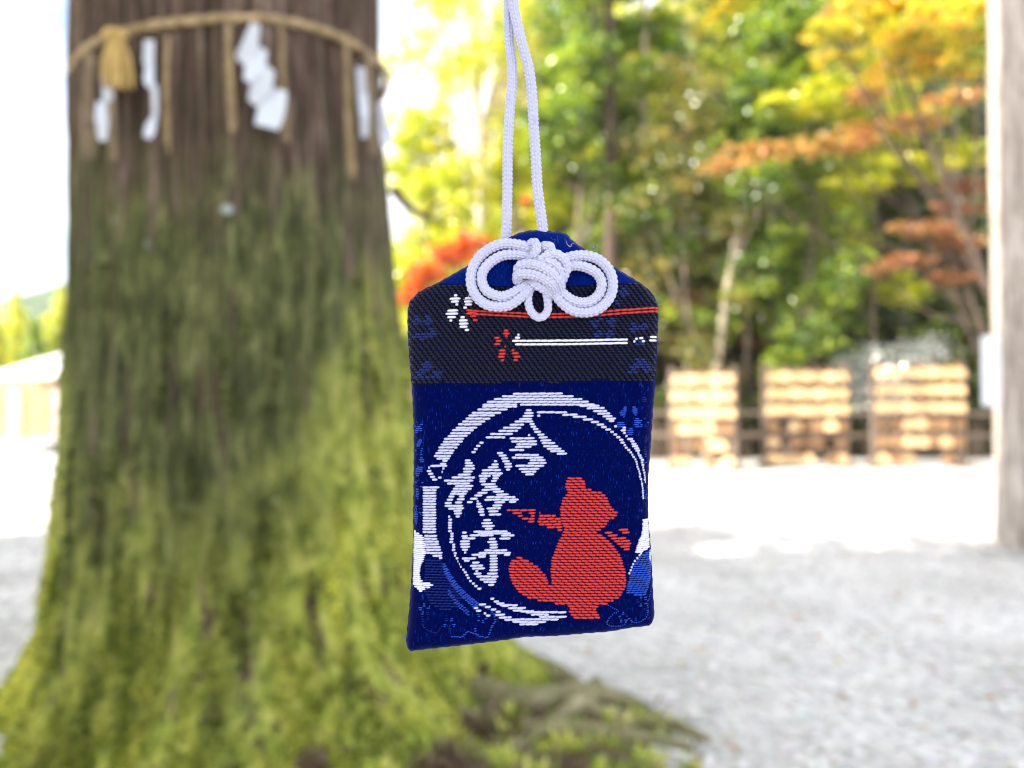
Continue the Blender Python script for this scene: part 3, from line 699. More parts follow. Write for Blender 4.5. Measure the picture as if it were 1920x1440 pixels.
ROWN = ['top', 'second', 'third', 'fourth', 'fifth', 'lowest']
for ri, (cx, xl, xr, pt, pb, D, rn, rot) in enumerate(RACKS):
    c = P(cx, 800, D); x0 = (xl-960)/F*D; x1 = (xr-960)/F*D; wd = x1-x0; ztop = P(cx, pt, D)[2]
    rack = thing('plaque_rack', {'left': 'leftmost plaque rack, partly turned, nearest the charm', 'middle': 'plaque rack standing in the middle of the three', 'right': 'rightmost plaque rack, nearest the round post'}[rn], 'rack', (c[0], D, 0), 'racks of prayer plaques')
    cosr, sinr = math.cos(rot), math.sin(rot)
    def W(lx, ly, z): return (c[0]+lx*cosr-ly*sinr, D+lx*sinr+ly*cosr, z)
    for s in (-1, 1):
        mb = MB(); mb.box(W(s*(wd/2), .05, ztop/2), (.13, .13, ztop+.16), rot); mb.build('post', M['rackwood'], rack, bevel=.008)
        mb = MB(); mb.box(W(s*(wd/2), .05, .05), (.22, .6, .1), rot); mb.build('foot', M['rackwood'], rack, bevel=.008)
    rows = 6; z_lo = .0
    pitch = (ztop-.02-z_lo)/rows
    for r in range(rows):
        zr = ztop-.02 - pitch*r
        mb = MB(); mb.box(W(0, -.02, zr), (wd+.02, .035, .045), rot); mb.build('rail', M['rackwood'], rack)
        ncol = 7
        for k in range(ncol):
            p_keep = [1, 1, 1, .95, .88, .75][r]
            if R.random() > p_keep: continue
            nlay = 2 if (r < 3 and R.random() < .5) else 1
            for lay in range(nlay): # (r < 3 and R.random() < .5) else 1):
                old = (r == 3 and R.random() < .55) or (r >= 4 and R.random() < .55)  # browner wood stands for the shade on the lower rows
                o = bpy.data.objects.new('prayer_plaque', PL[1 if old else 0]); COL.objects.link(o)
                lx = -wd/2+.13+(wd-.26)*k/(ncol-1)+R.uniform(-.02, .02)
                o.location = W(lx, -.06-.035*lay-.012*(k % 2), zr-.035-R.uniform(0, .02)); o.rotation_euler = (R.uniform(-.10, .02), R.uniform(-.07, .07), rot+R.uniform(-.14, .14))
                tag(o, f'{"shade-toned brown" if old else "pale new"} prayer plaque{(" lying over another" if lay else " under another") if nlay > 1 else ""}, {ORD[k]} column, {ROWN[r]} row, {rn} rack', 'plaque', f'{"brown" if old else "pale"} plaques in the {ROWN[r]} row of the {rn} rack')

# ------------------------------------------------------------------ round post and notice on the right
PX, PY_, PR = 4.90, 7.45, .345
post = thing('timber_post', 'thick round weathered timber post at the right edge of the picture', 'post', (PX, PY_, 0))
zz = np.linspace(-.05, 7.2, 260); th = np.linspace(0, 2*np.pi, 120, endpoint=False); TH, ZZ = np.meshgrid(th, zz)
q = np.stack([np.cos(TH), np.sin(TH), ZZ], -1)
rr = np.interp(ZZ, [0, .4, 1.6, 4, 7], [PR+.005, PR, PR*.995, PR*.985, PR*.96]) + .012*fbm(q*np.array([2.5, 2.5, .35]), 3) - .012*np.clip(abs(fbm(q*np.array([6, 6, .25])+4, 2))*-9+.8, 0, 1)
link('shaft', mesh('shaft', np.stack([PX+rr*np.cos(TH), PY_+rr*np.sin(TH), ZZ], -1).reshape(-1, 3), grid_faces(260, 120, True), M['postwood']), post)
mb = MB(); mb.tube([(PX, PY_, -.05), (PX, PY_, .015), (PX, PY_, .05)], [.47, .46, .42], 28); mb.build('stone_base', M['stone'], post)
mb = MB(); mb.box((PX, PY_, 7.3), (3.4, .3, .34)); mb.build('crossbeam', M['postwood'], post, bevel=.01)
sg = thing('notice_board', 'blank white notice board fixed to the left side of the round post', 'sign', (4.34, 7.25, 1.3))
mb = MB(); a = math.radians(-52); cz = P(1845, 695, 7.2)
mb.box((cz[0]+.075, 7.22, cz[2]), (.155, .02, .64), a); mb.build('panel', M['signwhite'], sg, bevel=.004)
mb = MB()
for s in (-1, 1):
    mb.box((cz[0]+.10, 7.27, cz[2]+s*.24), (.10, .05, .04), a)
mb.build('bracket', M['wood'], sg)

# ------------------------------------------------------------------ shrine building at the far left
BY = 24.0
bl_ = thing('shrine_hall', 'low shrine hall with a pale roof and light wooden beams at the far left', 'building', (-15, BY, 0))
x0 = (-14-960)/F*BY; xe = (60-960)/F*BY
zE = P(50, 722, BY)[2]; zR = P(115, 658, BY)[2]
mb = MB(); mb.box((-16.2, BY+1.6, .14), (9.5, 5.4, .28)); mb.build('stone_platform', M['stone'], bl_, bevel=.02)
for k in range(3):
    mb = MB(); mb.box((-14.7, BY-1.25-.34*k, .24-.08*k-.06), (3.2, .36, .10)); mb.build('step', M['stone'], bl_, bevel=.01)
for x in (-19.4, -17.6, -15.75, -14.75, -13.2):
    mb = MB(); mb.box((x, BY, (zE+.25)/2+.1), (.17, .17, zE-.2)); mb.build('post', M['brightwood'], bl_, bevel=.01)
mb = MB(); mb.box((-16.2, BY, zE), (8.6, .22, .24)); mb.build('beam', M['brightwood'], bl_, bevel=.01)
mb = MB(); mb.box((-16.2, BY, .62), (8.4, .08, .10)); mb.build('railing', M['brightwood'], bl_, bevel=.01)
mb = MB(); mb.box((-16.2, BY+1.5, zE/2+.2), (7.8, .12, zE-.1)); mb.build('wall', M['plaster'], bl_)
for x in (-18.5, -16.6, -15.2, -13.8):
    mb = MB(); mb.box((x, BY+1.42, 1.15), (.9, .04, 1.5)); mb.build('lattice_door', M['brightwood'], bl_)
# gabled roof, seen from its long side with its left corner cut back
rx0, rx1 = (8-960)/F*BY, -10.6
Vr = np.array([(rx0, BY-1.1, zE+.12), (rx1, BY-1.1, zE+.12), (rx0+1.9, BY+1.6, zR+.25), (rx1, BY+1.6, zR+.9), (rx0, BY+4.0, zE+.12), (rx1, BY+4.0, zE+.12)])
Vr = np.vstack([Vr, Vr+np.array([0, 0, .12])])
Fr = [(0, 2, 3, 1), (2, 4, 5, 3), (6, 7, 9, 8), (8, 9, 11, 10), (0, 1, 7, 6), (4, 10, 11, 5), (0, 6, 8, 2), (2, 8, 10, 4), (1, 3, 9, 7), (3, 5, 11, 9)]
link('roof', mesh('roof', Vr, Fr, M['roof'], False), bl_)
mb = MB(); mb.box((-15.6, BY-4.6, .05), (6.0, .5, .12)); o = mb.build('kerb_stone', M['stone'], None, bevel=.02); tag(o, 'long low kerb stone in front of the shrine hall', 'kerb')

def conifer(px, D, top_py, hw, cols, label, n, seed):
    x = (px-960)/F*D; top = P(px, top_py, D)[2]; t = thing('conifer_tree', label, 'conifer', (x, D, 0), 'conifers beyond the shrine hall')
    mb = MB(); mb.tube([(x, D, -.1), (x, D, top*.5), (x, D, top*.97)], [.3, .18, .03], 8); mb.build('trunk', M['bark'], t, True)
    bl = []; r = hw/F*D
    for k in range(9):
        f = .12+.84*k/8; rr = r*(1.05-f)+.1; bl.append((x, D, top*f, rr, rr, top*.07))
    V, Fc, C = leaf_cloud(bl, n, .32, cols, seed=seed, clumps=18, clump_r=.5)
    link('crown', mesh('crown', V, Fc, M['leaf'], False, C), t)
conifer(28, 60, 545, 45, YGREEN, 'sunlit yellow green conifer at the left edge above the hall', 6000, 91)
conifer(62, 52, 600, 40, GREEN, 'darker green conifer in front of the taller sunlit one', 6000, 92)
conifer(112, 62, 535, 50, YGREEN, 'pale conifer half hidden behind the cedar trunk', 6000, 93)
conifer(-20, 45, 560, 45, YGREEN, 'bright conifer cut by the left edge of the picture', 5000, 94)
conifer(85, 70, 590, 60, YGREEN, 'broad pale conifer between the dark one and the cedar trunk', 6000, 95)

# ------------------------------------------------------------------ rope, tassels and paper streamers on the cedar
rope = thing('straw_rope', 'old twisted straw rope tied round the cedar trunk', 'rope', (TC[0], TC[1], 2.95))
pts = []
def rope_z(th_): 
    x = TC[0]+.8*math.cos(th_); return 2.99 + .115*(x-TC[0])
for k in range(49):
    t_ = -math.pi + 2*math.pi*k/48
    r = float(trunk_r(np.array(t_), np.array(2.95)))+.024
    pts.append((TC[0]+.018+r*math.cos(t_), TC[1]+r*math.sin(t_), rope_z(t_)+.008*math.sin(5*t_)))
rope_mesh('rope_strand', pts, .017, M['straw'], .008, lambda A, Q: 1+.20*np.cos(2*(A-Q*38))+.06*np.sin(A*9+Q*200), 28, rope)
def strands(name, px, py0, py1, w0, w1, n, mat, r=.0035, drift=0):
    mb = MB()
    for i in range(n):
        f = (i+.5)/n*2-1 + R.uniform(-.2, .2)
        a = on_trunk(px+f*w0/2, py0, .05+R.uniform(-.01, .02)); b_ = on_trunk(px+drift+f*w1/2+R.uniform(-2, 2), py1-abs(R.gauss(0, (py1-py0)*.06)), .02+R.uniform(0, .03))
        m = (a+b_)/2+np.array([R.uniform(-.006, .006), -.015, 0])
        C, _ = catmull([a, m, b_], .05); mb.tube(C, np.linspace(r, r*.6, len(C)), 5, False)
    return mb.build(name, mat, rope, True)
strands('straw_tassel', 168, 100, 300, 10, 24, 16, M['oldstraw'])
strands('straw_tassel', 212, 90, 305, 8, 20, 12, M['oldstraw'])
strands('straw_tassel', 315, 68, 290, 6, 11, 9, M['straw'])
strands('straw_tassel', 428, 45, 255, 7, 15, 11, M['straw'], drift=10)
strands('straw_tassel', 527, 30, 270, 6, 12, 9, M['straw'], drift=10)
strands('straw_tassel', 648, 60, 340, 6, 18, 10, M['straw'], drift=12)
strands('straw_tassel', 690, 95, 300, 8, 20, 12, M['oldstraw'], drift=14)
# the full golden bundle knotted on the rope
mb = MB()
for i in range(95):
    a_ = R.uniform(0, 6.28); q_ = R.random()**.5
    top = on_trunk(217+10*math.cos(a_)*q_, 62, .085+.03*math.sin(a_)*q_); bot = on_trunk(222+33*math.cos(a_)*q_, 160+R.uniform(-10, 8), .075+.05*math.sin(a_)*q_)
    m = (top*.45+bot*.55)+np.array([.012*math.cos(a_), .012*math.sin(a_), 0])
    mb.tube([top, m, bot], [.004, .005, .0035], 5, False)
mb.build('straw_bundle', M['gold'], rope, True)
mb = MB(); c = on_trunk(216, 66, .09); ring = [c+np.array([.042*math.cos(a_), .036*math.sin(a_), .006*math.sin(a_*3)]) for a_ in np.linspace(0, 6.28, 20)]
mb.tube(ring, .012, 8); mb.build('binding', M['gold'], rope, True)

def streamer(label, panels, off=.075, alt=.012):
    c = on_trunk(panels[0][0][0], panels[0][0][1], off)
    t = thing('paper_streamer', label, 'paper streamer', tuple(c), 'zigzag paper streamers hanging from the rope')
    for k, pn in enumerate(panels):
        cx = sum(p[0] for p in pn)/len(pn); cy = sum(p[1] for p in pn)/len(pn); yb = on_trunk(cx, cy, off)[1]
        mb = MB(); mb.prism([P(a, b_, yb + alt*(1 if k % 2 else -1)*((a-cx)/20) - .004*k) for a, b_ in pn], (0, .0018, 0)); mb.build('paper_fold', M['paper'], t)
H = lambda l: [(a/2, b_/2) for a, b_ in l]
streamer('large white zigzag paper streamer hanging at the middle of the trunk', [
    H([(940, 85), (975, 92), (968, 185), (910, 245), (882, 212)]), H([(975, 175), (1002, 190), (997, 250), (945, 315), (912, 296), (920, 235)]),
    H([(1000, 245), (1030, 265), (1022, 335), (962, 400), (930, 375), (938, 315)]), H([(1022, 330), (1078, 342), (1068, 425), (1045, 488), (955, 466), (966, 405)])])
streamer('thin white paper streamer seen edge on, right of the straw bundle', [
    H([(540, 150), (578, 150), (578, 240), (550, 250), (535, 235)]), H([(545, 235), (578, 235), (578, 320), (552, 330), (538, 300)]), H([(566, 310), (590, 320), (592, 420), (572, 450)]), H([(572, 430), (592, 420), (580, 500), (560, 522), (538, 510), (545, 470)])])
streamer('greyish paper streamer hanging below the straw bundle at the left', [
    H([(380, 280), (420, 290), (425, 370), (385, 395)]), H([(360, 380), (412, 385), (408, 450), (355, 460)]), H([(358, 450), (408, 450), (400, 525), (370, 530)])])
streamer('shaded bluish paper streamer near the right side of the trunk', [
    H([(1335, 250), (1368, 255), (1372, 340), (1340, 345)]), H([(1340, 340), (1378, 345), (1385, 430), (1350, 440)]), H([(1350, 430), (1385, 435), (1380, 510), (1355, 520)])])
streamer('bright paper streamer at the right edge of the trunk against the sky', [
    [(706, 190), (722, 196), (728, 232), (710, 240)], [(708, 232), (735, 238), (738, 268), (716, 276)]], off=.10)

# dark bare branch reaching right from the cedar
br = np.array([P(735, 352, 4.2), P(770, 392, 4.25), P(805, 408, 4.35), P(842, 424, 4.45)])
V, Fc = tube_arr(catmull(br, .02)[0], np.linspace(.028, .007, len(catmull(br, .02)[0])), 10)
link('branch', mesh('branch', V, Fc, M['darkbark']), cedar)
br = np.array([P(800, 405, 4.33), P(815, 385, 4.35), P(838, 372, 4.4)])
V, Fc = tube_arr(catmull(br, .02)[0], np.linspace(.012, .004, len(catmull(br, .02)[0])), 8)
link('branch', mesh('branch', V, Fc, M['darkbark']), cedar)

# crown of the cedar high above the picture, and two unseen trees added to shade the cedar and forecourt
g_ = random.Random(5)
bl = []
for k in range(12):
    f = k/11; a = g_.uniform(0, 6.28); rr = 3.4*(1-.6*f); bl.append((TC[0]+.2+rr*.5*math.cos(a), TC[1]+rr*.5*math.sin(a), 13+12*f, rr*.8, rr*.8, 1.0))
V, Fc, C = leaf_cloud(bl, 16000, .42, DKGREEN, seed=101, clump_r=.5); link('crown', mesh('crown', V, Fc, M['leaf'], False, C), cedar)
SC = np.array([-7.2, -1.6])
bl = []
for k in range(26):
    a = g_.uniform(0, 6.28); q_ = 3.0*g_.random()**.5; bl.append((SC[0]+q_*math.cos(a), SC[1]+q_*math.sin(a), g_.uniform(4.6, 8.6), 1.5, 1.5, .8))
for k in range(34):
    a = g_.uniform(-.4, 2.4); q_ = g_.uniform(3.4, 6.2); rs = g_.uniform(.25, .5); bl.append((SC[0]+q_*math.cos(a), SC[1]+q_*math.sin(a), g_.uniform(5.4, 7.8), rs, rs, rs*.6))  # small outlying clumps added to dapple the edge of the shade
for zt in (-.2, .7, 1.6, 2.5, 3.3, 4.2):
    bl.append((TC[0]-(6.9-zt)*.8/.6, TC[1]-(6.9-zt)*.36/.6, 6.9, 1.25, 1.25, .9))  # leaf clumps set along the sun's rays to keep the trunk shaded
tree('broadleaf_tree', 'unseen leafy tree added out of view at left to shade cedar and forecourt', 'tree', (SC[0], SC[1], 0),
     [(SC[0], SC[1], -.1), (SC[0]-.1, SC[1], 2.2), (SC[0]+.1, SC[1], 4.4), (SC[0], SC[1], 7.2)], .32, bl, 26000, .31, GREEN, None, 'bark', True, seed=77, clump_r=.55)
bl = [(-12.6+g_.uniform(-2.2, 2.2), 1.8+g_.uniform(-1.9, 1.7), g_.uniform(5.6, 8.2), 1.3, 1.3, .8) for k in range(14)]  # crown of a second added tree, placed to shade the far left ground
tree('broadleaf_tree', 'second unseen leafy tree added farther left to shade the far left ground', 'tree', (-12.8, 1.5, 0),
     [(-12.8, 1.5, -.1), (-12.7, 1.5, 2.4), (-12.8, 1.6, 4.6), (-12.8, 1.5, 7.4)], .3, bl, 13000, .34, GREEN, None, 'bark', True, seed=78, clump_r=.55)

# ------------------------------------------------------------------ the charm
PXM = D0/F                      # metres per photo pixel at the charm
OX, OZ = 0.0, CAM_H + D0*math.tan(PITCH)
def A3(px, py, wv):             # pixel-like charm coordinates + height towards the viewer -> world
    px, py, wv = np.broadcast_arrays(np.asarray(px, float), np.asarray(py, float), np.asarray(wv, float))
    return np.stack([(px-960)*PXM, D0 - wv*PXM, OZ-(py-720)*PXM], -1)
charm = thing('amulet_pouch', 'navy blue brocade amulet pouch with white bow knot hanging close in front', 'amulet', (float((1000-960)*PXM), D0, float(OZ-(820-720)*PXM)))
OUT_T = [(768, 566), (787, 547), (821, 530), (860, 508), (900, 484), (935, 458), (952, 447), (972, 437), (1000, 431), (1030, 433), (1058, 436), (1072, 449), (1090, 463), (1115, 479), (1150, 500), (1185, 521), (1204, 533), (1222, 549), (1231, 566)]
OUT_L = [(768, 566), (764.5, 590), (766, 640), (771, 700), (775, 760), (777, 820), (777, 880), (776.5, 960), (776, 1020), (774, 1070), (771, 1120), (767, 1165), (764, 1195), (766, 1210), (772, 1216)]
OUT_R = [(1231, 566), (1234, 585), (1232, 640), (1229, 700), (1224, 760), (1219, 830), (1214, 900), (1214, 965), (1217, 1010), (1220, 1060), (1222, 1110), (1224, 1145), (1222, 1160), (1215, 1169)]
OUT_B = [(772, 1216), (800, 1212.5), (860, 1206), (900, 1201.5), (950, 1195), (985, 1190), (1040, 1188), (1100, 1183), (1140, 1180), (1180, 1173), (1200, 1171), (1215, 1169)]
NU, NV = 190, 320
def resamp(pts, n):
    C, q = catmull(pts, 1.0); t = np.linspace(0, q[-1], n); return np.stack([np.interp(t, q, C[:, 0]), np.interp(t, q, C[:, 1])], 1)
ct, cb, cl, cr_ = resamp(OUT_T, NU), resamp(OUT_B, NU), resamp(OUT_L, NV), resamp(OUT_R, NV)
def ease(n): t = np.linspace(0, 1, n); return t
u = ease(NU)[None, :, None]; v = ease(NV)[:, None, None]
G = (1-v)*ct[None] + v*cb[None] + (1-u)*cl[:, None] + u*cr_[:, None] - ((1-u)*(1-v)*ct[0] + u*(1-v)*ct[-1] + (1-u)*v*cb[0] + u*v*cb[-1])
outline = np.vstack([resamp(OUT_T, 90), resamp(OUT_R, 90)[1:], resamp(OUT_B, 60)[::-1][1:], resamp(OUT_L, 90)[::-1][1:-1]])
def edge_dist(x, y):
    a = outline; b = np.roll(outline, -1, 0); sh = x.shape; p = np.stack([x.ravel(), y.ravel()], 1); best = np.full(len(p), 1e9)
    for i in range(len(a)):
        d = b[i]-a[i]; t = np.clip(((p-a[i])@d)/(d@d+1e-9), 0, 1); best = np.minimum(best, np.hypot(*(p-(a[i]+t[:, None]*d)).T))
    return best.reshape(sh)
def front(x, y, d=None):
    x = np.asarray(x, float); y = np.asarray(y, float)
    if d is None: d = edge_dist(x, y)
    k = np.clip(d/34, 0, 1); h = 17*np.sqrt(np.clip(1-(1-k)**2, 0, 1))
    k2 = np.clip(d/150, 0, 1); h = h + 7*k2*(2-k2)
    q = np.stack([x/95, y/95, x*0+1.7], -1)
    fold = np.exp(-((y-500)/60)**2)
    h = h + np.clip(d/25, 0, 1)*(3.2*fbm(q*1.4, 3) + fold*5.0*np.sin((x-1000)/17+(y-500)/21)*np.exp(-((x-1000)/150)**2))
    # slight hollow where the cord passes through, ridge of the folded top
    h = h - 5*np.exp(-((x-1012)/45)**2-((y-520)/30)**2)
    return h
gx, gy = G[..., 0], G[..., 1]
gd = edge_dist(gx, gy); gw = front(gx, gy, gd)
Vf = A3(gx, gy, gw).reshape(-1, 3); Vb = A3(gx, gy, -gw*.8).reshape(-1, 3)
FQ = grid_faces(NV, NU, False)
fc = G.reshape(-1, 2)[FQ].mean(1)
flapm = fc[:, 1] < 531 + 8*(1-((fc[:, 0]-1000)/190)**2)
def wob(x): return 1.6*np.sin(x/23.0)+1.1*np.sin(x/9.1+1)
bandm = (~flapm) & (fc[:, 1] < 723-9*(fc[:, 0]-770)/455 + wob(fc[:, 0]))
def sub(name, V, Fc, mat, parent, flip=False):
    idx = np.unique(Fc); mp = np.zeros(len(V), int); mp[idx] = np.arange(len(idx)); q = mp[Fc]
    if not flip: q = q[:, ::-1]
    return link(name, mesh(name, V[idx], q, mat), parent)
flap_o = sub('top_flap', Vf, FQ[flapm], M['flap'], charm)
band_o = sub('woven_band', Vf, FQ[bandm], M['ground_cloth'], charm)
panel_o = sub('satin_panel', Vf, FQ[~flapm & ~bandm], M['satin'], charm)
sub('back_panel', Vb, FQ, M['satin'], charm, True)
tag(flap_o, 'bright blue satin folded top'); tag(band_o, 'black twill upper band with red and white threads'); tag(panel_o, 'navy satin panel with a white ring and a red figure')
# piped seam round the edge
sm_pts = np.vstack([outline, outline[:1]])
seam = A3(sm_pts[:, 0], sm_pts[:, 1], np.zeros(len(sm_pts)))
V, Fc = tube_arr(seam, (1.1+.5*np.sin(np.arange(len(seam))*2.1))*PXM, 8, False); link('edge_seam', mesh('edge_seam', V, Fc, M['flap']), charm)

# ---- threads: every float of the weave is a small rounded thread
class Threads:
    def __init__(s): s.L = []
    def stitch(s, x0, x1, y, r=2.25, lift=.6, slope=-.028):
        s.L.append((x0, x1, y, r, lift, slope))
    def run(s, y, x0, x1, row=0, st=15.5, **k):
        if x1-x0 < 1.5: x0 -= 1; x1 += 1
        if x1-x0 < 21: s.stitch(x0, x1, y, **k); return
        ph = (row*5.6) % st; e = [x0]; x = math.floor((x0-ph)/st)*st+ph
        while x < x1-5:
            if x > x0+6: e.append(x)
            x += st
        e.append(x1)
        for a, b_ in zip(e[:-1], e[1:]): s.stitch(a-.5, b_+.8, y+R.uniform(-.25, .25), **k)
    def fill(s, poly, holes=(), pitch=5.2, y_off=0, **k):
        C = [np.asarray(poly, float)] + [np.asarray(h, float) for h in holes]
        ymin = C[0][:, 1].min(); ymax = C[0][:, 1].max(); j = math.ceil((ymin-y_off)/pitch)
        while j*pitch+y_off < ymax:
            y = j*pitch+y_off; X_ = []
            for c_ in C:
                a = c_; b_ = np.roll(c_, -1, 0)
                for (xa, ya), (xb, yb) in zip(a, b_):
                    if (ya <= y) != (yb <= y): X_.append(xa+(y-ya)/(yb-ya)*(xb-xa))
            X_.sort()
            for a, b_ in zip(X_[::2], X_[1::2]):
                if b_-a > 2: s.run(y, a+R.uniform(-.8, .8), b_+R.uniform(-.8, .8), j, **k)
            j += 1
    def build(s, name, mat, parent, label=None, kind='stuff', soft=False):
        A = np.array(s.L); n = len(A)
        t = np.array([0, .10, .32, .68, .90, 1.0]); pr = np.array([.30, .85, 1, 1, .72, .22]); hz = np.array([-1.0, .8, 1.2, .5, -.8, -2.6])
        if soft: pr = np.array([.45, .90, 1, 1, .85, .40]); hz = np.array([-.7, .5, 1.0, .8, 0, -1.3])
        ca = np.cos(np.arange(6)/6*2*np.pi); sa = np.sin(np.arange(6)/6*2*np.pi)
        x = A[:, 0, None]+(A[:, 1]-A[:, 0])[:, None]*t; y = A[:, 2, None] + (x-x.mean(1, keepdims=True))*A[:, 5, None]
        base = front(x.ravel(), y.ravel()).reshape(x.shape)
        r = A[:, 3, None]*pr
        Y = y[..., None] + r[..., None]*ca; Wv = base[..., None] + (A[:, 4, None]+hz*.8)[..., None] + r[..., None]*sa*.8
        Xx = np.broadcast_to(x[..., None], Y.shape)
        V = A3(Xx, Y, Wv).reshape(n, 36, 3)
        q = grid_faces(6, 6, True); caps = np.array([[0, 1, 2, 3], [0, 3, 4, 5], [33, 32, 31, 30], [35, 34, 33, 30]])
        q = np.vstack([q, caps])[:, ::-1]
        Fc = (q[None]+(np.arange(n)*36)[:, None, None]).reshape(-1, 4)
        o = link(name, mesh(name, V.reshape(-1, 3), Fc, mat), parent); tag(o, label, kind=kind); return o
def Z2(rows, ox, oy, sc): return [(oy+y/sc, ox+a/sc, ox+b_/sc) for (y, a, b_) in rows]

white = Threads(); red = Threads(); blue = Threads(); dim = Threads(); hot = Threads()
# characters (rows read off thread by thread)
ZA = dict(ox=820, oy=760, sc=7.2)
GO = [(65,1190,1270),(103,1170,1295),(140,1150,1295),(180,1105,1270),(215,1045,1285),(255,980,1165),(248,1240,1310),(297,895,1125),(283,1255,1330),(337,830,1080),(315,1285,1360),(380,720,1015),(352,1300,1395),(423,662,912),(388,1345,1440),(425,1362,1482),(465,1383,1530),(500,1405,1575),(540,1425,1615),(575,1472,1657),(607,1515,1700),(640,1600,1740),(395,1220,1250),(437,980,1303),(478,1000,1335),(515,1070,1335),(550,1050,1262),(592,972,1165),(657,1050,1362),(693,1008,1420),(727,1245,1448),(763,1222,1460),(800,1055,1430),(840,1100,1365),(878,1135,1325),(912,1180,1303)]
KAKU = [(730,382,460),(765,382,488),(800,382,512),(838,360,512),(877,360,488),(918,292,462),(955,210,512),(998,108,490),(1035,150,447),(1068,255,490),(1103,228,468),(1138,207,420),(1172,187,400),(1208,165,245),(1205,305,380),(1250,143,228),(1243,278,382),(1294,115,210),(1285,252,350),(1330,118,355),(1365,165,367),(1395,232,345),(1430,240,345),(1470,262,318),
 (740,767,812),(783,735,832),(820,688,830),(858,612,858),(900,605,880),(935,570,722),(930,748,855),(970,578,682),(965,748,832),(1005,575,662),(1000,730,806),(1045,600,787),(1078,648,812),(1118,605,720),(1110,715,858),(1158,548,685),(1142,755,900),(1192,510,617),(1180,798,958),(1235,452,555),(1215,672,1048),(1280,412,488),(1248,645,1092),(1283,772,918),(1278,968,1065),(1268,540,568),(1302,535,600),(1325,748,878),(1338,535,618),(1362,675,857),(1375,565,640),(1408,557,640),(1402,692,830),(1447,580,648),(1445,705,860),
 (632,808,893),(665,832,937),(702,865,957),(740,878,977),(775,907,1005),(812,907,1012),(850,928,985)]
MORI = [(510,625,730),(550,603,752),(587,615,775),(622,650,752),(660,500,945),(685,560,988),(710,450,760),(712,865,1035),(722,338,425),(676,345,408),(750,350,520),(752,842,990),(790,318,452),(826,318,452),(862,325,452),(900,345,425),(937,372,405),(757,703,792),(797,680,812),(833,712,820),(870,712,820),(908,645,940),(942,570,990),(966,475,662),(966,900,985),(978,712,812),(992,560,662),(1015,348,530),(1015,712,820),(1045,372,450),(1052,712,820),(1070,480,580),(1092,712,820),(1110,455,620),(1130,712,820),(1146,482,645),(1168,705,825),(1182,525,562),(1215,500,605),(1213,678,820),(1252,540,825),(1290,585,800),(1325,635,795),(1362,692,775)]
TICK = [(495,575,632),(537,532,590),(580,502,553),(620,470,528)]
for rows in (GO, KAKU, TICK):
    for i, (y, a, b_) in enumerate(Z2(rows, 820, 760, 7.2)): white.run(y, a, b_, i)
for i, (y, a, b_) in enumerate(Z2(MORI, 820, 900, 7.2)): white.run(y, a, b_, i)
# ring, left and top
LR = [(130,1920,3510),(170,1595,3700),(212,1450,3800),(252,1330,3920),(297,1225,3990)]
ringL = [(337,1165,1672),(380,1095,1530),(430,1010,1435),(468,962,1342),(515,918,1275),(558,870,1200),(600,808,1150),(648,772,1083),(685,720,1030),(730,692,985),(770,655,940),(812,600,890),(855,585,870),(895,550,822),(940,518,790),(985,508,745),(1022,473,728),(1068,450,695),(1105,490,675),(1138,570,650),(1183,535,630),(1213,395,638),(1250,570,605),(1240,360,390),(1290,340,410),(1330,360,440),(1300,560,582),(1375,388,465),(1385,508,562),(1415,420,500)]
ringR = [(262,470,805),(295,610,870),(325,705,937),(362,790,970),(397,845,1010),(432,912,1048),(465,957,1092),(495,995,1072),(565,1065,1108),(585,1180,1228),(620,1155,1228),(655,1185,1225),(695,1215,1248),(735,1240,1322),(765,1280,1342),(800,1298,1368),(830,1305,1390),(860,1335,1405),(890,1352,1420),(925,1375,1410),(955,1390,1437),(985,1405,1450),(1015,1425,1475),(1048,1428,1465),(1082,1435,1478),(1115,1447,1475),(1150,1452,1482),(1185,1462,1495),(1218,1470,1495),(1248,1475,1500),(1280,1470,1503),(1312,1487,1503)]
ringI = [(380,45,437),(425,45,88),(412,382,578),(440,520,697),(475,650,788),(508,757,868),(543,835,935),(575,892,970),(608,948,1027),(640,1015,1065),(675,1055,1110),(710,1093,1152),(745,1132,1193),(782,1152,1208),(815,1193,1227),(850,1208,1250),(880,1240,1285),(912,1270,1308),(943,1297,1325),(973,1312,1348),(1005,1338,1367),(1038,1350,1382),(1070,1362,1390),(1105,1367,1395),(1135,1380,1408),(1168,1393,1418),(1200,1400,1432),(1235,1400,1430),(1268,1412,1447),(1300,1430,1445),(1332,1432,1462),(1360,1437,1460),(1392,1442,1466),(1425,1442,1468),(1458,1444,1470),(1490,1446,1472),(1522,1450,1476)]
# top of the ring: five long rows joining both sides
for i, (y, a, b_) in enumerate([(738.5, 962, 1053), (743.5, 942, 1073), (748.6, 927, 1089), (753.6, 914, 1101), (758.6, 975, 1112)]): white.run(y, a, b_, i)
white.run(758.6, 906, 969, 5)
for i, (y, a, b_) in enumerate(Z2(ringL, 760, 720, 8.0)): white.run(y, a, b_, i)
for i, (y, a, b_) in enumerate(Z2(ringR[1:], 1000, 720, 7.2)): white.run(y, a, b_, i)
for i, (y, a, b_) in enumerate(Z2(ringI, 1000, 720, 7.2)): white.run(y, a, b_, i)
for i in range(17):      # left flank of the ring
    y = 911.5+5.1*i; white.run(y, 760+(140+2*(i % 3))/4, 760+(262 if i < 1 else 238+R.uniform(-3, 4))/4, i)
for i, (y, a, b_) in enumerate([(562,155,246),(583,150,246),(604,150,258),(624,155,260),(644,160,272),(664,165,274),(685,170,286),(706,215,286),(722,262,288)]): white.run(860+y/4, 760+a/4, 760+b_/4, i)
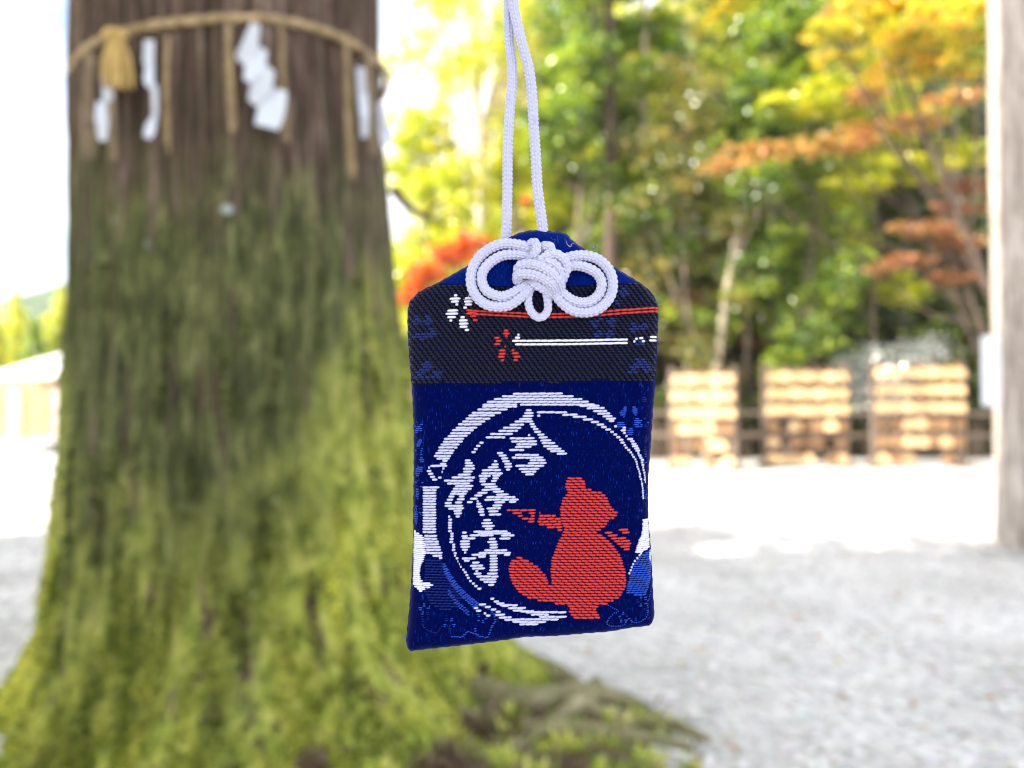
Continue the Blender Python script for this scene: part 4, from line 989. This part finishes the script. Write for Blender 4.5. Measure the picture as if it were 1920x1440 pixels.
# inner dotted arc down the left
INL = [(465,160,190),(505,165,215),(545,158,215),(580,160,212),(613,160,212),(655,160,212),(690,190,235),(725,190,235),(762,180,235),(800,178,230),(835,215,255),(868,215,258),(905,210,258),(948,235,278),(980,240,270),(1015,262,300),(1055,285,300),(1090,305,320),(1127,318,345),(1165,350,382),(1198,370,410),(1235,392,432),(1272,412,450),(1312,440,478),(1345,478,518),(1378,508,555),(1412,548,605)]
for i, (y, a, b_) in enumerate(Z2(INL, 820, 900, 7.2)): white.run(y, a, b_, i)
LOW = [(1018,640,670),(1038,665,705),(1053,685,745),(1070,725,780),(1087,770,832),(1104,805,880),(1060,555,610),(1085,518,552),(1078,600,645),(1097,645,685),(1106,535,575),(1114,680,718),(1125,592,612),(1141,608,642),(1136,675,750),(1156,705,795),(1173,745,860),(1188,805,900),(1206,855,960)]
for i, (y, a, b_) in enumerate(Z2(LOW, 760, 860, 4.0)): white.run(y, a, b_, i)
for i, (y, a, b_) in enumerate([(1137.5, 975, 1000), (1139.2, 985, 1059), (1143.6, 995, 1027), (1147.8, 1010, 1060), (1152.6, 975, 1045), (1157.6, 974, 1022), (1161.8, 985, 1008), (1131.5, 957, 985), (1126.5, 938, 970)]): white.run(y, a, b_, i)
# white patches at both edges
WL = [(777, 991), (797, 1002), (800, 1018), (801, 1033), (797, 1046), (792, 1058), (790, 1072), (793, 1083), (806, 1086), (815, 1090), (800, 1100), (790, 1103), (776, 1092)]
WR = [(1202, 970), (1215, 970), (1216, 1022), (1209, 1028), (1186, 1033), (1192, 1015), (1200, 993)]
hot.fill(WL, pitch=3.6, r=1.9, st=30); hot.fill(WR, pitch=3.6, r=1.9, st=30); hot.fill([(1213, 1040), (1218, 1022), (1219, 1052)], pitch=3.6, r=1.9)
for (a, b_) in [(700, 862), (683, 884), (664, 905), (652, 928), (641, 950), (633, 972), (623, 994), (712, 850)]: white.run(820+b_/4, 1020+a/4-2, 1020+a/4+2)
# the red figure
Q2 = lambda l: [(740+a/2.769, 700+b_/2.769) for a, b_ in l]
FIG = Q2([(905,527),(955,527),(985,560),(982,592),(1050,600),(1095,630),(1118,690),(1150,712),(1140,735),(1105,752),(1075,795),(1030,805),(1075,830),(1120,870),(1165,935),(1188,1010),(1190,1080),(1160,1140),(1100,1170),(1035,1190),(1040,1215),(1060,1240),(1050,1256),(930,1256),(900,1215),(905,1190),(850,1175),(780,1165),(700,1150),(640,1115),(605,1065),(592,1000),(600,960),(640,935),(680,945),(740,985),(780,1030),(800,1078),(812,1070),(805,1020),(808,960),(830,890),(860,830),(875,800),(855,740),(855,690),(870,640),(890,610),(878,575),(885,545)])
red.fill(FIG, pitch=5.2, st=12.6, r=2.25, slope=.08)
red.fill(Q2([(580,698),(690,686),(738,703),(724,735),(724,768),(680,754),(620,718)]), [Q2([(660,712),(690,708),(705,725),(690,740),(668,735)])], pitch=5.15, r=2.1)
red.fill(Q2([(750,713),(830,726),(858,742),(867,804),(820,797),(738,768),(745,735)]), pitch=5.15, st=14.5)
red.fill(Q2([(1072,803),(1110,806),(1160,833),(1203,846),(1220,865),(1212,903),(1185,908),(1150,874),(1100,832)]), pitch=5.15); red.fill(Q2([(1140,802),(1205,790),(1212,826),(1180,818)]), pitch=5.15)
# band: white flower, red and white lines, red flower
B1 = lambda rows: [(400+y/3.692, 740+a/3.692, 740+b_/3.692) for (y, a, b_) in rows]
WF = [(578,415,440),(600,385,460),(620,395,450),(640,425,445),(598,490,540),(620,485,545),(640,490,540),(662,480,505),(682,370,445),(704,360,445),(727,370,430),(750,385,405),(728,460,490),(750,450,510),(772,450,515),(793,455,510),(815,490,520),(848,848,864),(868,832,868)]
for i, (y, a, b_) in enumerate(B1(WF)): hot.run(y, a, b_, i, lift=1.8, r=2.4)
RF = [(820,755,790),(840,750,800),(858,765,785),(870,690,730),(890,700,745),(912,690,735),(930,760,772),(955,725,770),(978,720,775),(998,715,765),(1022,735,760),(955,808,830),(975,810,860),(998,820,875),(1020,820,855),(697,510,575),(720,525,572),(748,545,580)]
for i, (y, a, b_) in enumerate(B1(RF)): red.run(y, a, b_, i, lift=1.8, r=2.4)
def poly_line(th_, pts, r=2.3, st=13, lift=1.9):
    xs_ = [p[0] for p in pts]; ys_ = [p[1] for p in pts]; x = xs_[0]
    while x < xs_[-1]-2:
        x2 = min(x+st, xs_[-1]); ya, yb = np.interp([x, x2], xs_, ys_); th_.stitch(x-.8, x2+.8, (ya+yb)/2+R.uniform(-.2, .2), r=r, lift=lift, slope=(yb-ya)/(x2-x)-.02); x = x2
RL = [(500, 680), (700, 692), (900, 702), (1090, 706), (1300, 700), (1480, 682), (1820, 655)]
for dy in (0, 22): poly_line(red, [(740+a/3.692, 400+(b_+dy+(4 if a > 1400 else 0))/3.692) for a, b_ in RL])
for dy, x_ in ((0, 815), (24, 835)): poly_line(hot, [(740+a/3.692, 400+(b_+dy)/3.692) for a, b_ in [(x_, 890), (1200, 888), (1600, 880)]])
for (y, a, b_) in [(875,1652,1672),(893,1640,1656),(870,1680,1710),(891,1698,1722),(860,1757,1812),(884,1750,1812)]: hot.run(400+y/3.692, 740+a/3.692, 740+b_/3.692, lift=1.8)
# blue details on the satin
def petal(th_, cx, cy, rx, ry, a=0, **k):
    p = [(cx+rx*math.cos(t)*math.cos(a)-ry*math.sin(t)*math.sin(a), cy+rx*math.cos(t)*math.sin(a)+ry*math.sin(t)*math.cos(a)) for t in np.linspace(0, 6.28, 14, endpoint=False)]
    th_.fill(p, **k)
K4 = lambda x, y: (1000+x/7.2, 720+y/7.2)
for (x, y, rx, ry, a) in [(1215,345,5,7,.3),(1350,360,6,9,-.3),(1185,400,7,5,.7),(1165,545,10,7,.1),(1285,640,7,8,.6),(1385,500,8,6,.2),(1380,560,7,4,.4)]:
    petal(blue, *K4(x, y), rx, ry, a, pitch=3.6, r=1.3, st=6, lift=.3)
for (x, y, rx, ry) in [(205,670,5,8),(225,880,5,9),(270,1130,6,5),(245,1265,6,7)]: petal(blue, 760+x/8, 720+y/8, rx, ry, .5, pitch=3.6, r=1.3, st=7, lift=.3)
for (x, y, rx, ry) in [(100,90,5,10),(100,250,4,11),(90,430,4,15)]: petal(blue, 760+x/4, 860+y/4, rx, ry, 0, pitch=4.2, r=1.4, st=7, lift=.3)
for (x, y, rx, ry) in [(1480,210,6,6),(1500,745,4,8),(1490,900,5,7)]: petal(dim, *K4(x, y), rx, ry, 0, pitch=3.6, r=1.1, st=6, lift=.2)
K8 = lambda l: [(1020+a/4, 820+b_/4) for a, b_ in l]
blue.fill(K8([(690,872),(780,832),(795,930),(790,1050),(745,1165),(690,1160),(602,1140),(610,1060),(640,975)]), pitch=4.0, st=8, r=1.5, lift=.3)
for (cx_, cy_, sc_) in [(786, 800, 1.0), (787, 845, .9), (788, 905, .9), (785, 955, 1.0), (1205, 792, 1.0), (1206, 860, .9), (1205, 925, .8), (800, 1135, 1.1), (845, 1160, 1.1), (905, 1150, 1.0), (1165, 1150, 1.0), (1200, 1120, 1.1)]:
    for k_ in range(5):
        an = k_*1.2566+cx_*.1; petal(blue if (k_+int(cy_)) % 3 else dim, cx_+7.5*sc_*math.cos(an), cy_+7.5*sc_*math.sin(an), 3.6*sc_, 3.0*sc_, an, pitch=3.7, r=1.05, st=5, lift=.1)
def dots(th_, pts, step=5.0, ln=3.2, r=1.1, jit=.8):
    C, _ = catmull(pts, step)
    for x, y in C: th_.stitch(x-ln/2+R.uniform(-jit, jit), x+ln/2, y+R.uniform(-jit, jit), r=r, lift=.3)
dots(blue, K8([(468,1228),(540,1268),(500,1292),(462,1340),(468,1372),(520,1388),(585,1378),(620,1322),(655,1360),(720,1345),(762,1300),(762,1215),(790,1140)]), 4.2)
K7 = lambda l: [(760+a/4, 860+b_/4) for a, b_ in l]
for o_ in (0, 20, 42): dots(blue, K7([(300,765+o_),(370,880+o_),(450,970+o_),(545,1050+o_)]), 4.2, 6, 1.3)
for o_ in (0, 22): dots(blue, K7([(340,960+o_),(400,1040+o_),(480,1110+o_)]), 4.5, 5, 1.2)
dots(blue, K7([(545,1055),(640,1100),(680,1170),(650,1230),(615,1305),(545,1285),(530,1240)]), 4.5, 4.5, 1.2)
dots(blue, K7([(360,1300),(430,1300),(480,1260),(515,1275)]), 4.5, 5, 1.2); dots(dim, K7([(140,1130),(160,1230),(240,1270),(290,1220),(345,1215)]), 5, 4, 1.1)
dim.fill(K7([(160,720),(280,740),(350,880),(430,1010),(400,1080),(300,1110),(200,1060),(150,960)]), pitch=5.2, st=9, r=1.5, lift=.1)
white.build('white_threads', M['wthread'], charm, 'white threads of the ring and the written characters', soft=True)
hot.build('bright_white_threads', M['whot'], charm, 'bright white threads at the edges and on the band', soft=True)
red.build('red_threads', M['rthread'], charm, 'red threads of the animal figure, flower and line')
blue.build('blue_threads', M['bthread'], charm, 'blue threads of the petals and patches')
dim.build('dark_blue_threads', M['dthread'], charm)
# black twill of the band with blue petals woven in
PET = [(165,745,34),(240,745,32),(200,860,32),(265,830,34),(150,850,20),(235,1065,34),(180,1115,34),(300,1120,36),(230,1140,20),(1420,725,24),(1375,775,30),(1490,760,34),(1395,840,30),(1475,840,30),(1570,550,38),(1525,625,26),(1650,800,34),(1710,790,34),(1690,900,28),(1690,1030,32),(1640,1080,34),(1730,1080,32),(720,680,0)]
PET = [(740+a/3.692, 400+b_/3.692, r/3.692) for a, b_, r in PET]
tw = Threads(); tb = Threads()
y = 534.0; row = 0
while y < 724:
    x = 762 + (row*3.55) % 10.6
    while x < 1236:
        cx = x+5; lo = 531+8*(1-((cx-1000)/190)**2)+2; hi = 721-9*(cx-770)/455 + float(wob(cx))
        if lo < y < hi:
            inside = False
            xl = np.interp(y, [566, 590, 640, 700, 730], [768, 764.5, 766, 771, 773]); xr = np.interp(y, [566, 585, 640, 700, 730], [1231, 1234, 1232, 1229, 1227])
            if y < 566 and True:
                top = np.interp(cx, [p[0] for p in OUT_T], [p[1] for p in OUT_T]); ok = y > top+1.5 and 768 < x and x+9 < 1231
            else: ok = x > xl-2 and x+9 < xr+2
            if ok:
                pet = any((cx-a)**2+(y-b_)**2 < r*r for a, b_, r in PET)
                (tb if pet else tw).stitch(x+R.uniform(-.4, .4), x+8.6+(2.2 if pet else 0)+R.uniform(-.4, .4), y+R.uniform(-.25, .25), r=2.3 if pet else 1.75, lift=.3, slope=.20 if not pet else 0)
        x += 10.6
    y += 4.7; row += 1
tw.build('black_threads', M['kthread'], charm, 'black twill threads of the upper band'); tb.build('blue_petal_threads', M['bpet'] if 'bpet' in M else M['dthread'], charm, 'dark blue threads of the petals in the band')

# ---- cord
def braid(Rr):
    def f(A, Q):
        N_ = 10; u_ = A/(2*np.pi)*N_; c_ = np.floor(u_); fu = u_-c_; odd = (c_ % 2)
        vv = Q/(8.4*PXM) + np.where(odd > 0, fu, 1-fu)*.85 + odd*.15
        fv = vv-np.floor(vv)
        return .70 + .38*np.clip(np.sin(np.pi*fv), 0, 1)**.6*np.clip(np.sin(np.pi*fu), 0, 1)**.6
    return f
cord = thing('white_cord', 'white braided cord tied in a double looped bow on the blue pouch', 'cord', (float((1010-960)*PXM), D0-.003, float(OZ-(520-720)*PXM)))
def cordpiece(name, pts, r=9.4):
    p = A3(*np.array(pts, float).T); return rope_mesh(name, p, r*PXM, M['cord'], 1.05*PXM, braid(r), 40, cord)
cordpiece('hanging_strand', [(975, -330, -4), (966, -200, -3), (962, -60, 2), (963, 0, 6), (968, 32, 8), (979, 80, 9), (992, 128, 6), (998, 179, 2), (1001, 236, 0), (1004.6, 287, 0), (1008, 351, 0), (1015, 405, -1), (1019, 440, -3), (1020, 465, -5)], 9.9)
cordpiece('hanging_strand', [(960, -330, -10), (955, -200, -8), (953, -60, -9), (953, 0, -11), (955, 64, -12), (960, 112, -10), (960, 153, -4), (955.5, 208, 0), (952, 272, 0), (951.5, 335, 0), (950.5, 400, -1), (948.5, 445, -4), (948, 470, -6)], 9.6)
K3 = lambda l: [(840+a/5.647, 440+b_/5.647, w_) for a, b_, w_ in l]
cordpiece('bow_loop', K3([(930,200,30),(850,165,32),(700,128,30),(560,128,29),(420,190,29),(310,300,29),(255,430,30),(258,570,30),(320,690,31),(420,762,32),(530,782,33),(650,765,33),(760,690,34),(850,600,34),(920,540,28)]), 9.6)
cordpiece('bow_loop', K3([(930,290,28),(820,255,32),(700,238,31),(570,250,30),(450,320,30),(378,410,31),(362,500,31),(400,600,32),(470,652,33),(570,678,34),(670,650,34),(770,590,34),(860,530,30)]), 9.4)
cordpiece('bow_loop', K3([(1130,330,26),(1230,282,30),(1330,252,30),(1440,248,30),(1570,285,30),(1672,378,30),(1722,500,31),(1712,640,31),(1645,750,32),(1540,822,33),(1410,842,33),(1290,812,34),(1190,735,34),(1120,640,34),(1070,560,28)]), 9.6)
cordpiece('bow_loop', K3([(1150,400,28),(1270,362,31),(1360,352,31),(1470,380,31),(1565,440,31),(1610,535,32),(1588,640,32),(1515,715,33),(1420,742,34),(1310,720,34),(1215,655,34),(1150,575,34),(1100,500,28)]), 9.4)
cordpiece('small_loop', K3([(905,520,32),(862,620,30),(845,700,30),(862,800,30),(905,865,30),(955,893,30),(1012,875,30),(1048,820,30),(1052,750,31),(1042,680,32),(1020,600,34),(1000,540,32)]), 7.6)
# the knot itself
cordpiece('knot_wrap', K3([(790,480,22),(745,430,34),(765,372,44),(850,358,50),(960,385,54),(1060,440,54),(1140,520,48),(1175,590,36),(1150,640,26)]), 10.2)
cordpiece('knot_wrap', K3([(800,540,24),(735,500,36),(760,455,46),(860,455,51),(970,490,53),(1060,545,50),(1115,610,40),(1110,665,28)]), 10.0)
cordpiece('knot_wrap', K3([(880,480,30),(900,530,38),(960,575,42),(1030,610,40),(1070,655,34),(1050,690,24)]), 9.6)
cordpiece('knot_wrap', K3([(1000,330,40),(1060,262,48),(1130,258,48),(1200,300,44),(1235,370,40),(1215,450,38),(1180,530,32)]), 10.0)
cordpiece('knot_wrap', K3([(960,350,44),(1040,335,50),(1110,365,50),(1160,430,46),(1170,500,42),(1140,560,36)]), 9.8)
cordpiece('knot_wrap', K3([(870,180,22),(878,128,34),(915,130,42),(935,190,46),(905,260,44),(870,310,34)]), 8.8)
cordpiece('knot_wrap', K3([(960,240,26),(985,175,38),(1050,165,44),(1080,205,46),(1040,270,48),(970,310,46),(900,330,36)]), 9.2)
# stray fibres
for (x, y, wv, n_, par) in [(1116, 463, 12, 4, charm), (1004, 232, 8, 3, cord), (905, 462, 36, 3, cord), (1068, 470, 46, 3, cord), (880, 560, 36, 3, cord), (1140, 545, 38, 3, cord), (955, 190, 6, 2, cord), (1010, 380, 6, 2, cord), (1232, 640, 6, 3, charm), (767, 1190, 3, 3, charm), (1040, 452, 22, 3, charm), (985, 500, 60, 3, cord)]:
    mb = MB()
    for k in range(n_):
        a = R.uniform(0, 6.28); l_ = R.uniform(6, 15); p = []
        for t in (0, .35, .7, 1): p.append(A3(x+l_*t*math.cos(a+t*1.2), y+l_*t*math.sin(a+t*1.2), wv+3+2*t))
        mb.tube(p, .28*PXM, 4, False)
    mb.build('loose_fibre', M['cord'] if par is cord else M['bthread'], par, True)

# ------------------------------------------------------------------ thin haze that pales the far hills
mh = bpy.data.materials.new('haze'); mh.use_nodes = True; nh = mh.node_tree; nh.nodes.clear()
pv = nh.nodes.new('ShaderNodeVolumePrincipled'); pv.inputs['Color'].default_value = (.90, .95, 1, 1); pv.inputs['Density'].default_value = .0004
oh = nh.nodes.new('ShaderNodeOutputMaterial'); nh.links.new(pv.outputs[0], oh.inputs['Volume'])
mb = MB(); mb.box((0, 400, 39), (1700, 1260, 82)); o = mb.build('haze', mh); tag(o, 'thin pale haze in the air over the whole place', 'haze', kind='stuff')
print('tris', sum(len(o.data.loops)-2*len(o.data.polygons) for o in bpy.data.objects if o.type == 'MESH'))
